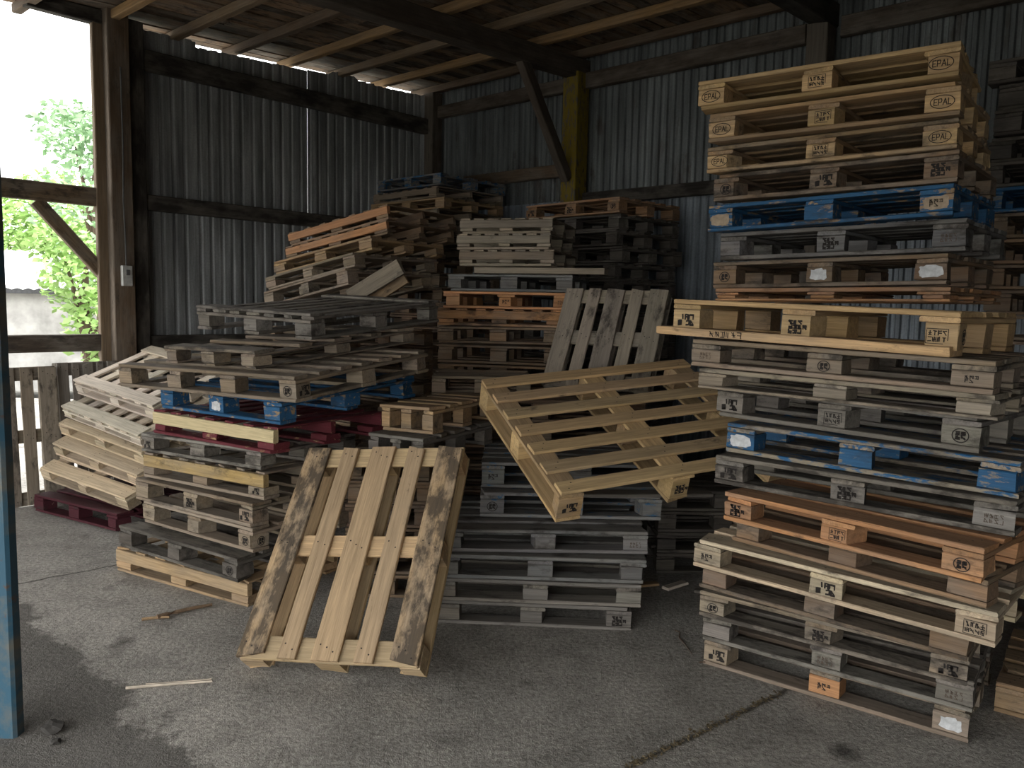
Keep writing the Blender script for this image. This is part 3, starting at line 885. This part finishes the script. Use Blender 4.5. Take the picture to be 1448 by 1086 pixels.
# switch box with its cable on the scorched post
box_at = room(4.06, .215, 2.02)
sw = empty('switch_box', Matrix(((AX.x * -1, -BX.x, 0, box_at.x), (AX.y * -1, -BX.y, 0, box_at.y), (0, 0, 1, box_at.z), (0, 0, 0, 1))))
tag(sw, 'small grimy white switch box on the scorched post', 'switch box')
me = board('box_body', .085, .055, .19, PLASTIC, random.Random(1), ch=.008, wob=0, segs=1, chips=False)
link('box_body', me, None, sw, (-.042, -.05, -.095))
me = board('toggle', .03, .02, .05, CABLE, random.Random(1), ch=.004, wob=0, segs=1, chips=False)
link('toggle', me, None, sw, (-.015, -.068, .005))

def tube(name, pts, r, mat, parent=None, n=6):
    V, Fc = [], []
    P = [Vector(p) for p in pts]
    for i, p in enumerate(P):
        d = (P[min(i + 1, len(P) - 1)] - P[max(i - 1, 0)]).normalized()
        a = d.orthogonal().normalized()
        b = d.cross(a)
        rr = r[i] if isinstance(r, (list, tuple)) else r
        for k in range(n):
            q = p + (a * math.cos(2 * PI * k / n) + b * math.sin(2 * PI * k / n)) * rr
            V.append(tuple(q))
    for i in range(len(P) - 1):
        for k in range(n):
            Fc.append((i * n + k, i * n + (k + 1) % n, (i + 1) * n + (k + 1) % n, (i + 1) * n + k))
    Fc.append(tuple(reversed(range(n))))
    Fc.append(tuple((len(P) - 1) * n + k for k in range(n)))
    me = mesh_from(name, V, Fc, [mat])
    return link(name, me, None, parent)
tube('cable', [(0, -.02, .09), (.004, -.012, .3), (-.006, -.012, .7), (.004, -.012, 1.2), (0, -.012, 1.9)], .007, CABLE, sw)

# ------------------------------------------------------------------ outside: trees and the white-roofed shed
def foliage(name, blobs, n, size, mat, parent, seed):
    r = random.Random(seed)
    V, Fc = [], []
    for _ in range(n):
        c, rad = r.choice(blobs)
        while True:
            d = Vector((r.uniform(-1, 1), r.uniform(-1, 1), r.uniform(-1, 1)))
            if .25 < d.length < 1: break
        p = Vector(c) + Vector((d.x * rad[0], d.y * rad[1], d.z * rad[2]))
        a = Vector((r.uniform(-1, 1), r.uniform(-1, 1), r.uniform(-.6, .4))).normalized()
        b = a.cross(Vector((r.uniform(-1, 1), r.uniform(-1, 1), r.uniform(-1, 1)))).normalized()
        L = size * r.uniform(.6, 1.3)
        k = len(V)
        V += [tuple(p), tuple(p + a * L * .5 + b * L * .28), tuple(p + a * L), tuple(p + a * L * .5 - b * L * .28)]
        Fc.append((k, k + 1, k + 2, k + 3))
    return link(name, mesh_from(name, V, Fc, [mat]), None, parent)

def tree(x, y, h, blobs, n, size, mat, label, seed):
    root = empty('leafy_tree', Matrix.Translation((x, y, -.25)))
    tag(root, label, 'tree', None)
    r = random.Random(seed)
    pts = [(0, 0, 0), (.05, .03, h * .35), (-.04, .05, h * .7), (.05, 0, h)]
    tube('trunk', pts, [.14, .11, .08, .03], BARK, root, 8)
    br = []
    for c, rad in blobs:
        br.append(tube('branch', [(0, .02, h * .45), (c[0] * .5, c[1] * .5, h * .45 + (c[2] - h * .45) * .6), c], [.05, .035, .012], BARK, root, 6))
    foliage('foliage', blobs, n, size, mat, root, seed)
    return root
tree(-7.55, 14.6, 5.4, [((-.25, 0, 3.6), (1.0, .9, .9)), ((.3, .1, 4.8), (.75, .8, .9)), ((-.45, .1, 5.0), (.6, .7, .6)), ((.15, 0, 2.6), (.9, .9, .6))], 2300, .16, LEAF2,
     'tall tree with airy leaves above the crossbar of the open bay', 11)
tree(-12.0, 20.5, 4.6, [((-1.6, 0, 4.0), (1.5, 1.2, .9)), ((.4, 0, 4.3), (1.5, 1.2, .9)), ((1.7, 0, 3.7), (1.3, 1.2, .8)), ((-.5, 0, 3.2), (1.8, 1.2, .5))], 5200, .19, LEAF,
     'bushy bright green tree behind the slanting brace', 12)
tree(-6.75, 12.6, 2.6, [((-.1, 0, 2.3), (.55, .6, .6)), ((.2, 0, 1.6), (.5, .5, .6)), ((-.35, 0, 2.9), (.5, .5, .4))], 1700, .14, LEAF,
     'low leafy tree growing by the end of the white-roofed shed', 13)
hut = empty('garden_shed', Matrix.Translation((-9.9, 14.9, -.02)) @ Matrix.Rotation(math.radians(18), 4, 'Z'))
tag(hut, 'low grey shed with white corrugated roof outside the open bay', 'shed')
me = board('shed_wall', 4.4, 2.2, 1.95, plain('grey_render', (.36, .35, .34), .9, 0, 2.2, .4), random.Random(3), ch=.01, wob=.01)
link('shed_wall', me, None, hut, (-1.4, 0, 0))
V, Fc = [], []
for i in range(53):
    x = -1.6 + i * .09
    V += [(x, -.25, 1.98 + (.03 if i % 2 else 0)), (x, 2.3, 2.75 + (.03 if i % 2 else 0))]
Fc = [(2 * i, 2 * i + 2, 2 * i + 3, 2 * i + 1) for i in range(52)]
k = len(V); V += [(x, y, z - .05) for x, y, z in V]
Fc += [tuple(k + q for q in reversed(f)) for f in Fc] + [(2 * i, k + 2 * i, k + 2 * i + 2, 2 * i + 2) for i in range(52)]
link('shed_roof', mesh_from('shed_roof', V, Fc, [plain('white_roof_sheet', (.80, .81, .82), .6, 0, 6, .12)]), None, hut)
me = board('fascia', 4.7, .03, .12, plain('dark_fascia', (.05, .05, .055), .8), random.Random(4), wob=0)
link('fascia', me, None, hut, (-1.6, -.24, 1.86))

# ------------------------------------------------------------------ pallet stacks
def ordinal(i): return ORD[i + 1] if i == 0 else ORD[i + 1] + ' lowest'

# the tall stack on the near side
RD = [ # tone, dirt, label, options
 ('greybrown', .5, 'brown pallet on the concrete with an orange middle block, base of the tallest stack', dict(marks=[((0, 0), 'dark', 'F'), ((1, 0), 'dots', 'F'), ((2, 0), 'white2', 'F')])),
 ('grey', .6, 'dusty grey pallet with short dull blocks, second from floor in the tallest stack', dict(marks=[((1, 0), 'faint', 'F'), ((2, 0), 'faint', 'F')])),
 ('greybrown', .6, 'grey-brown pallet with two black-smudged blocks, third from floor in the tallest stack', dict(marks=[((0, 0), 'round', 'F'), ((1, 0), 'dark2', 'F'), ((2, 0), 'dark', 'F')])),
 ('brown', .45, 'narrow brown pallet squeezed right under the jutting pale pallet of the tallest stack', {}),
 ('pale', .3, 'pale pallet jutting out low in the tallest stack, black stamp on its middle block', dict(marks=[((0, 0), 'dots', 'F'), ((1, 0), 'dark', 'F'), ((2, 0), 'boxed', 'F')])),
 ('brown', .4, 'brown pallet hidden back between orange pallet and jutting pale pallet', {}),
 ('orange', .2, 'clean orange pallet with round black stamps low in the tallest stack', dict(marks=[((0, 0), 'dark2', 'F'), ((1, 0), 'boxed2', 'F'), ((2, 0), 'round', 'F')])),
 ('grey', .7, 'wide grey pallet with rough blocks between the orange and the blue-blocked pallet', dict(marks=[((0, 0), 'dark', 'F'), ((1, 0), 'dark2', 'F'), ((2, 0), 'faint', 'F')])),
 ('silver', .6, 'grey pallet with three blue-painted blocks, the first flaking white, in the tallest stack', dict(mat='BW', blockmat=BLUE, marks=[((0, 0), 'white', 'F')])),
 ('grey', .55, 'grey pallet with square stamp on its middle block just above the blue-blocked pallet', dict(marks=[((0, 0), 'dark', 'F'), ((1, 0), 'boxed', 'F'), ((2, 0), 'round', 'F')])),
 ('silver', .5, 'thin silvery pallet pressed flat at mid-height of the tallest stack', {}),
 ('greybrown', .55, 'grey-brown pallet directly beneath the yellow pallet with thick front board', dict(marks=[((0, 0), 'faint', 'F'), ((1, 0), 'round', 'F'), ((2, 0), 'dots', 'F')])),
 ('yellow', .22, 'yellow pallet with thick lettered front board jutting from the tallest stack', dict(front=(.06, .04, .016), marks=[((0, 0), 'dark', 'F'), ((1, 0), 'dark2', 'F'), ((2, 0), 'boxed2', 'F'), ((2, 0), 'round', 'R')])),
 ('orange', .4, 'squashed orange-brown pallet lying on the yellow pallet', {}),
 ('brown', .5, 'brown pallet with white-smeared blocks, under the dark grey one of the tallest stack', dict(marks=[((0, 0), 'round', 'F'), ((1, 0), 'white2', 'F'), ((2, 0), 'white', 'F')])),
 ('slate', .6, 'dark slate-grey pallet directly below the blue-painted pallet', dict(marks=[((1, 0), 'dark2', 'F'), ((2, 0), 'faint', 'F')])),
 ('tan', .5, 'blue-painted pallet with bare scuffed corner blocks high in the tallest stack', dict(mat='BL', marks=[((0, 0), 'bare', 'F'), ((2, 0), 'bare', 'F'), ((2, 0), 'dots', 'F')])),
 ('brown', .6, 'dark brown pallet between the blue pallet and the oval-stamped ones', dict(marks=[((0, 0), 'round', 'F'), ((1, 0), 'dark', 'F'), ((2, 0), 'dark2', 'F')])),
 ('tan', .55, 'grime-streaked tan pallet with oval stamps, third from top of the tallest stack', dict(blocktone='yellow', marks=[((0, 0), 'epal', 'F'), ((1, 0), 'boxed', 'F'), ((2, 0), 'epal', 'F')])),
 ('tan', .4, 'tan pallet with oval stamps and a black-edged skid, second from top of the tallest stack', dict(blocktone='yellow', marks=[((0, 0), 'epal', 'F'), ((1, 0), 'boxed2', 'F'), ((2, 0), 'epal', 'F')])),
 ('yellow', .2, 'clean tan pallet with oval stamps topping the tallest stack', dict(marks=[((0, 0), 'epal', 'F'), ((1, 0), 'boxed', 'F'), ((2, 0), 'epal', 'F')])),
]
MATS = {'BW': BLUEWORN, 'BL': BLUE}
for i, (p, (tone, dirt, lab, op)) in enumerate(zip(FIT['R'], RD)):
    dirt = min(.8, dirt + .14)
    op = dict(op)
    if 'mat' in op: op['mat'] = MATS[op['mat']]
    r = pallet(p, lab, tone, dirt, group='tallest pallet stack', **op)
    if i == 12:
        sk = [c for c in r.children if c.name.startswith('skid_board')][0]
        mk = link('brand_mark', scribble(.16, .032, 1, 6, 61, False, .004), None, sk, (.36, -.0010, .019))
        mk['label'] = 'hand-painted black letters, worn'
    if i == 0:
        for ch in r.children:
            if ch.name.startswith('block') and abs(ch.location.x - (p[6] - .145) / 2) < .02 and ch.location.y < .05: ch.color = (*TONES['orange'], .1)

# the grey stack under the askew pallet
CD = [
 ('grey', .5, 'grey pallet on the concrete with a black-stamped end block, base of the grey stack', dict(marks=[((2, 0), 'dark2', 'F')])),
 ('grey', .6, 'grey pallet with a splintered skid, second from floor in the grey stack', {}),
 ('slate', .6, 'slate pallet with a dark end block, third from floor in the grey stack', {}),
 ('slate', .6, 'slate pallet with nail-dotted end block, fourth from floor in the grey stack', dict(marks=[((2, 0), 'faint', 'F')])),
 ('slate', .5, 'slate pallet with blue-edged skid, second from top of the grey stack', dict(marks=[((0, 0), 'round', 'F')], mat='BW2')),
 ('slate', .5, 'slate pallet with blue deck edge directly under the askew pallet', dict(marks=[((0, 0), 'dots', 'F')], mat='BW2')),
]
MATS['BW2'] = wood_mat('traces_of_blue_paint', (.03, .10, .19), .62, .7)
for p, (tone, dirt, lab, op) in zip(FIT['C'], CD):
    op = dict(op)
    if 'mat' in op: op['mat'] = MATS[op['mat']]
    pallet(p, lab, tone, dirt, group='grey stack under the askew pallet', **op)

# the crooked wide stack
LD = [
 ('tan', .3, 'tan pallet with a clean side plank on the floor, base of the crooked stack', dict(style='rail', plank=(None, 'fresh', 'clean tan side plank'))),
 ('dark', .7, 'blackened pallet with pale end block resting on the tan base of the crooked stack', dict(marks=[((2, 0), 'round', 'F')])),
 ('greybrown', .5, 'brown pallet with round-stamped corner block, third from floor in the crooked stack', dict(marks=[((2, 0), 'round', 'F'), ((2, 0), 'round', 'R'), ((0, 0), 'faint', 'F')])),
 ('greybrown', .55, 'brown pallet with black ring on its corner block, fourth in the crooked stack', dict(marks=[((2, 0), 'dark', 'F'), ((1, 0), 'dark2', 'F')])),
 ('greybrown', .5, 'brown pallet with an ochre grime-blotched side plank in the crooked stack', dict(style='rail', plank=(None, 'ochre', 'ochre side plank'), marks=[((2, 0), 'dark', 'F')])),
 ('grey', .65, 'grey pallet with black blocks just below the red pallet', dict(marks=[((0, 0), 'dark', 'F')])),
 ('tan', .4, 'red-painted pallet with a cream front plank in the crooked stack', dict(style='rail', mat=RED, plank=(CREAM, 'pale', 'cream front plank'))),
 ('tan', .5, 'blue-painted pallet lying on the red one in the crooked stack', dict(mat=BLUE, marks=[((1, 0), 'white2', 'F')], deck_n=7)),
 ('greybrown', .6, 'long grey-brown pallet with four front blocks above the blue one in the crooked stack', dict(nb=4, skid='P', deck_n=7, marks=[((3, 0), 'round', 'F'), ((3, 0), 'dark', 'R')])),
 ('greybrown', .65, 'tilted grey-brown pallet with big blocks, second from top of the crooked stack', dict(skid='B', deck_n=5)),
 ('grey', .7, 'slatted grey pallet lying askew on top of the crooked stack', dict(style='lead', deck='B', deck_n=7, skid='B')),
]
for p, (tone, dirt, lab, op) in zip(FIT['L'], LD): pallet(p, lab, tone, dirt, group='crooked wide stack', **op)

# the leaning and the askew pallets
STAINED = wood_mat('grime_stained_wood', worn=.2, grime=.12)
r = pallet(FIT['PL'][0], 'grime-stained tan pallet leaning upright on the concrete in the middle', 'fresh', .3, deck='B', skid='B', deck_n=5, seed=77)
for k, ch in enumerate(sorted((c for c in r.children if c.name.startswith('deck_board')), key=lambda c: c.location.x)):
    ch.color = (.50, .345, .195, (.66, .34, .26, .40, .60)[k])
    if k in (0, 4): ch.data.materials[0] = STAINED
pallet(FIT['T1'][0], 'yellowish slatted pallet lying askew and tilted on the grey stack', 'yellow', .32, deck='A', skid='B', deck_n=7, marks=[((0, 0), 'dark', 'F'), ((1, 0), 'dark2', 'F')])

# the pale stack sliding over beside the open bay
FD = [
 ('red', .5, 'dark red pallet flat on the floor under the sliding pale stack', dict(mat=DARKRED)),
 ('pale', .35, 'lowest tilted pale pallet, resting on the dark red one', {}),
 ('pale', .4, 'tilted pale pallet second above the dark red one', dict(deck_n=5)),
 ('pale', .35, 'tilted pale pallet in the middle of the sliding stack', dict(deck_n=7)),
 ('pale_or_lit', .3, 'pale pallet, bay daylight in its tone, second from top of the sliding stack', dict(style='lead', deck='B', deck_n=7)),  # daylight from the bay is lightened into the tone of the top two
 ('pale_or_lit', .2, 'pale slatted pallet, bay daylight in its tone, on top of the sliding stack', dict(style='lead', deck='B', deck_n=7)),
]
for p, (tone, dirt, lab, op) in zip(FIT['F'], FD): pallet(p, lab, tone, dirt, group='sliding pale stack', **op)

# pallets stood on end against the lower crossbar
yw = math.atan2(.7412, .6713)
for t, s, la, lb, tn, dt, lab in ((5.52, .27, .80, 1.2, 'greybrown', .7, 'dull brown pallet stood on end behind the blue column'),
                                  (4.69, .20, .52, 1.22, 'grey', .5, 'narrow grey pallet stood on end beside the sliding stack')):
    q = room(t, s, 0)
    pallet([q.x, q.y, .0, yw, 0, 1.50, la, lb, .14], lab, tn, dt, deck='B', skid='B', deck_n=5, group='pallets stood on end')

# back stacks
for i, p in enumerate(FIT['B']):
    n = len(FIT['B'])
    if i == 13: continue
    if i < 9:
        pallet(p, 'brown pallet %s in the middle back stack' % ordinal(i), 'brown', .6, merged=True, group='middle back stack')
        continue
    tone, dirt, lab, op = {
     9: ('brown', .6, 'dark brown pallet two below the clean orange one in the middle back stack', {}),
     10: ('orange', .6, 'scorched orange-brown pallet directly below the clean orange one, middle back stack', dict(style='rail')),
     11: ('orange', .25, 'clean orange pallet under the slate pallet in the middle back stack', dict(marks=[((1, 0), 'dots', 'F'), ((2, 0), 'faint', 'F')])),
     12: ('slate', .5, 'slate pallet on the orange one in the middle back stack', {}),
     14: ('silver', .4, 'third from top pale-planked pallet of the middle back stack', dict(style='rail', plank=(None, 'greybrown', 'brown side plank'))),
     15: ('silver', .4, 'second from top pale-planked pallet of the middle back stack', dict(style='rail')),
     16: ('silver', .4, 'topmost pale-planked pallet of the middle back stack', dict(style='rail')),
    }[i]
    pallet(p, lab, tone, dirt, group='middle back stack', **op)
def plank(p0, p1, w, d, tone, dirt, label, group=None, up=(0, 0, 1), seed=1):
    p0, p1 = Vector(p0), Vector(p1)
    x = (p1 - p0).normalized(); y = Vector(up).cross(x).normalized(); z = x.cross(y)
    me = board('loose_plank', (p1 - p0).length, w, d, WOOD, random.Random(seed), wob=.003)
    o = link('loose_plank', me, None, tone=TONES[tone], dirt=dirt)
    M = Matrix(((x.x, y.x, z.x, 0), (x.y, y.y, z.y, 0), (x.z, y.z, z.z, 0), (0, 0, 0, 1))); M.translation = p0
    o.matrix_world = M
    return tag(o, label, 'plank', group)
pb = FIT['B'][13]
pd = Vector((math.cos(pb[3]), math.sin(pb[3]), 0))
pa = Vector((pb[0] + .06, pb[1] - .33, pb[2]))
plank(pa, pa + pd * 1.12, .12, .05, 'silver', .4, 'pale plank laid along the slate pallet of the middle back stack')

for i, p in enumerate(FIT['BR']):
    n = len(FIT['BR'])
    if i == n - 1: pallet(p, 'orange-brown pallet topping the dark stack in front of the yellow post', (.34, .19, .10), .5, group='dark back stack', marks=[((0, 0), 'dark', 'F'), ((1, 0), 'dark2', 'F'), ((2, 0), 'round', 'F')])
    else:
        r = random.Random(i)
        q = list(p); q[0] += r.uniform(-.03, .03); q[1] += r.uniform(-.03, .03); q[3] += r.uniform(-.03, .03)
        pallet(q, 'dark pallet %s in the dark back stack' % ('second from top' if i == n - 2 else 'third from top' if i == n - 3 else ordinal(i)), 'dark', .6, merged=i < n - 6, group='dark back stack')
BLD = {21: ('slate', .5, 'blue-black pallet topping the corner stack', dict(mat=MATS['BW'])), 20: ('greybrown', .5, 'planked grey pallet just below the blue-black one of the corner stack', dict(style='rail')),
       19: ('tan', .5, 'tan pallet third from top of the corner stack', {}), 18: ('greybrown', .6, 'charred grey pallet fourth from top of the corner stack', dict(style='rail')),
       17: ('greybrown', .5, 'planked pallet fifth from top of the corner stack', dict(style='rail')), 16: ('silver', .5, 'silvery planked pallet sixth from top of the corner stack', dict(style='rail')),
       15: ('greybrown', .6, 'planked pallet seventh from top of the corner stack', dict(style='rail')), 14: ('brown', .6, 'brown pallet eighth from top of the corner stack', {}),
       13: ('greybrown', .6, 'dull pallet ninth from top of the corner stack', {}), 12: ('brown', .6, 'brown pallet tenth from top of the corner stack', {})}
for i, p in enumerate(FIT['BL']):
    q = list(p)
    if i == 21: q[7] = 1.0
    if i in BLD:
        tone, dirt, lab, op = BLD[i]
        pallet(q, lab, tone, dirt, group='corner stack', **op)
    else: pallet(q, 'brown pallet %s in the corner stack' % ordinal(i), 'brown', .6, merged=True, group='corner stack')
TD = {10: ('greybrown', .6, 'lowest tilted pallet of the slanting stack by the side wall', {}), 11: ('greybrown', .5, 'tilted grey-brown pallet second up in the slanting stack', {}),
      12: ('tan', .5, 'tilted thin-decked pallet under the two orange ones', {}), 13: ('brown', .4, 'second tilted orange-planked pallet by the side wall', dict(style='rail', plank=(None, 'orange', 'clean orange side plank'))),
      14: ('brown', .35, 'topmost tilted orange-planked pallet by the side wall', dict(style='rail', plank=(None, 'orange', 'clean orange side plank')))}
for i, p in enumerate(FIT['T']):
    if i in TD:
        tone, dirt, lab, op = TD[i]
        pallet(p, lab, tone, dirt, group='slanting stack by the side wall', **op)
    else: pallet(p, 'brown pallet %s under the slanting stack' % ordinal(i), 'brown', .6, merged=True, group='slanting stack by the side wall')
for i, p in enumerate(FIT['RB']):
    n = len(FIT['RB'])
    r = random.Random(50 + i)
    q = list(p); q[0] += r.uniform(-.05, .05); q[1] += r.uniform(-.03, .03); q[3] += r.uniform(-.04, .04)
    if i == 16: pallet(q, 'blue-black pallet in the stack behind the tallest one', 'slate', .5, mat=BLUE, group='stack behind the tallest one')
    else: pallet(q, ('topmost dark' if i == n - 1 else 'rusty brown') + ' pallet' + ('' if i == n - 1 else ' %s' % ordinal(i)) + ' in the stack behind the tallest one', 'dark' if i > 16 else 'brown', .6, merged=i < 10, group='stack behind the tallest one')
for i, p in enumerate(FIT['M']):
    p[7] = .84
    if i < 6: pallet([-1.01, 4.79, p[2], 0, 0, 0, .53, .78, p[8]], 'small pallet %s behind the leaning one' % ordinal(i), 'brown', .6, merged=True, group='narrow stack behind the leaning pallet')
    elif i == 6: pallet(p, 'narrow grey pallet just behind the top of the leaning one', 'grey', .5, group='narrow stack behind the leaning pallet')
    else: pallet(p, 'narrow tan pallet topping the small stack behind the leaning one', 'tan', .45, group='narrow stack behind the leaning pallet')
pallet([-.58, 5.72, 1.160, .03, 0, 0, .72, .6, .147], 'tan pallet tucked behind the raised corner of the askew one', 'greybrown', .4)
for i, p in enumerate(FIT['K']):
    pallet(p, 'dark pallet %s in the low stack behind the grey one' % ordinal(i), 'dark', .6, group='low stack behind the grey one')
pallet([2.26, 3.53, .0, -.645, 0, 0, 1.0, .8, .144], 'tan pallet on the floor just beyond the tallest stack', 'tan', .4)

# upright grey pallet leaning behind the askew one
pallet([.26, 6.0, 1.175, -.45, 0, 1.0, .82, .86, .13], 'weathered grey pallet leaning upright behind the askew one', 'silver', .55, deck='B', skid='B', deck_n=5)

# ------------------------------------------------------------------ loose wood and litter
def stick(x0, y0, x1, y1, r0, tone, label, group=None, z=.008, bow=.01):
    pts = []
    for i in range(7):
        f = i / 6
        pts.append((x0 + (x1 - x0) * f, y0 + (y1 - y0) * f + bow * math.sin(f * PI), z))
    o = tube('wooden_stick', pts, [r0 * (1 - .35 * i / 6) for i in range(7)], WOOD, None, 5)
    o.color = (*TONES[tone], .15)
    return tag(o, label, 'stick', group)
stick(-1.776, 3.565, -1.402, 3.648, .008, 'pale_or_lit', 'longer pale split stick lying alone on the concrete near the blue column', 'pale sticks', .008, .004)
stick(-1.70, 3.605, -1.415, 3.672, .006, 'pale_or_lit', 'shorter pale split stick touching the longer one on the concrete', 'pale sticks', .007, -.004)
stick(-1.995, 4.385, -1.758, 4.591, .014, 'brown', 'crooked brown stick at the foot of the crooked stack', None, .014, .02)
stick(-2.07, 4.36, -1.93, 4.40, .010, 'tan', 'short brown splinter beside the crooked stick', None, .010, .01)
for k, (x0, y0, x1, y1, tn, lb) in enumerate((( .76, 5.02, 1.0, 5.09, 'tan', 'tan board scrap on the dark floor beside the grey stack'), (1.04, 5.0, 1.2, 5.13, 'pale_or_lit', 'pale board scrap on the dark floor before the low black stack'),
                                              (1.2, 4.98, 1.33, 4.93, 'grey', 'grey board scrap on the dark floor near the tallest stack'))):
    plank((x0, y0, .003), (x1, y1, .003), .06, .02, tn, .4, lb, 'board scraps', seed=k)
plank((.40, 4.53, .722), (1.20, 4.60, .722), .12, .022, 'dark', .5, 'dark plank lying on the grey stack beneath the askew pallet')
plank((-1.31, 6.52, 1.80), (-.88, 6.44, 2.06), .05, .13, 'silver', .5, 'grey plank poking up behind the crooked stack', seed=5)
plank((-1.15, 6.58, 1.80), (-.86, 6.54, 1.99), .05, .10, 'tan', .5, 'short tan plank poking up beside the grey one', seed=6)
tube('twig', [(.955, 4.38, .004), (.975, 4.33, .012), (.958, 4.27, .006), (.972, 4.2, .004), (.975, 4.12, .010), (.985, 4.07, .004)], [.003, .004, .004, .003, .003, .002], BARK)
tag(bpy.data.objects['twig'], 'thin dry twig lying on the floor before the tallest stack', 'twig')
def litter():
    r = random.Random(8)
    V, Fc = [], []
    for _ in range(260):
        f = r.random() ** 1.2
        x = .50 + .80 * f + r.gauss(0, .012)
        y = 2.06 / .786 + x * .618 / .786 + r.gauss(0, .014)
        a, s = r.uniform(0, PI), r.uniform(.004, .016)
        d = Vector((math.cos(a), math.sin(a), 0)) * s
        q = Vector((-d.y, d.x, 0)) * r.uniform(.25, .6)
        z = r.uniform(.001, .008)
        k = len(V)
        for p in (-d, q, d, -q): V.append((x + p.x, y + p.y, z + r.uniform(0, .004)))
        Fc.append((k, k + 1, k + 2, k + 3))
    return mesh_from('litter', V, Fc, [plain('dry_leaf_chips', (.20, .155, .09), .9, 0, 60, .6)])
tag(link('litter', litter(), None), 'dry chips and leaf bits packed in the floor joint', 'litter', None, 'stuff')
def lump(name, x, y, r0, seed, mat, label, flat=.6):
    r = random.Random(seed)
    bm = bmesh.new()
    bmesh.ops.create_icosphere(bm, subdivisions=2, radius=r0)
    for v in bm.verts:
        v.co *= r.uniform(.72, 1.12)
        v.co.z *= flat
    me = bpy.data.meshes.new(name)
    bm.to_mesh(me); bm.free()
    o = link(name, me, mat)
    o.location = (x, y, r0 * flat * .75)
    return tag(o, label, 'rubble')
RUB = plain('dark_rubble', (.05, .046, .042), .95)
lump('rubble_lump', -1.90, 3.19, .045, 3, RUB, 'black lump of rubble against the foot of the blue column')
lump('rubble_lump', -1.84, 3.10, .022, 4, RUB, 'small dark crumb of rubble beside the black lump')
tube('dry_leaf_stalk', [(1.0, 3.97, .004), (1.03, 3.96, .012), (1.07, 3.97, .004)], .004, BARK)
tag(bpy.data.objects['dry_leaf_stalk'], 'curled dry leaf stalk at the foot of the tallest stack', 'leaf')
for i in range(7):
    pallet([-.52, 5.65, .002 + i * .165, 0, 0, 0, 1.48, .58, .1615], 'brown pallet %s under the upright grey one' % ordinal(i), 'brown', .6, merged=True, group='stack under the upright grey pallet')


# ------------------------------------------------------------------ daylight
w = bpy.data.worlds.new('overcast_sky')
scene.world = w
w.use_nodes = True
nt = w.node_tree
nt.nodes.clear()
t = NT(nt)
out = t.n('ShaderNodeOutputWorld')
bg = t.n('ShaderNodeBackground')
tc = t.n('ShaderNodeTexCoord')
sep = t.n('ShaderNodeSeparateXYZ')
t.l(tc.outputs['Generated'], sep.inputs[0])
sky = t.ramp(sep.outputs[2], [(.40, (.86, .86, .84)), (.52, (1.0, .985, .955)), (.9, (.95, .965, .97))])
t.l(sky, bg.inputs['Color'])
bg.inputs['Strength'].default_value = 5.0
t.l(bg.outputs[0], out.inputs['Surface'])
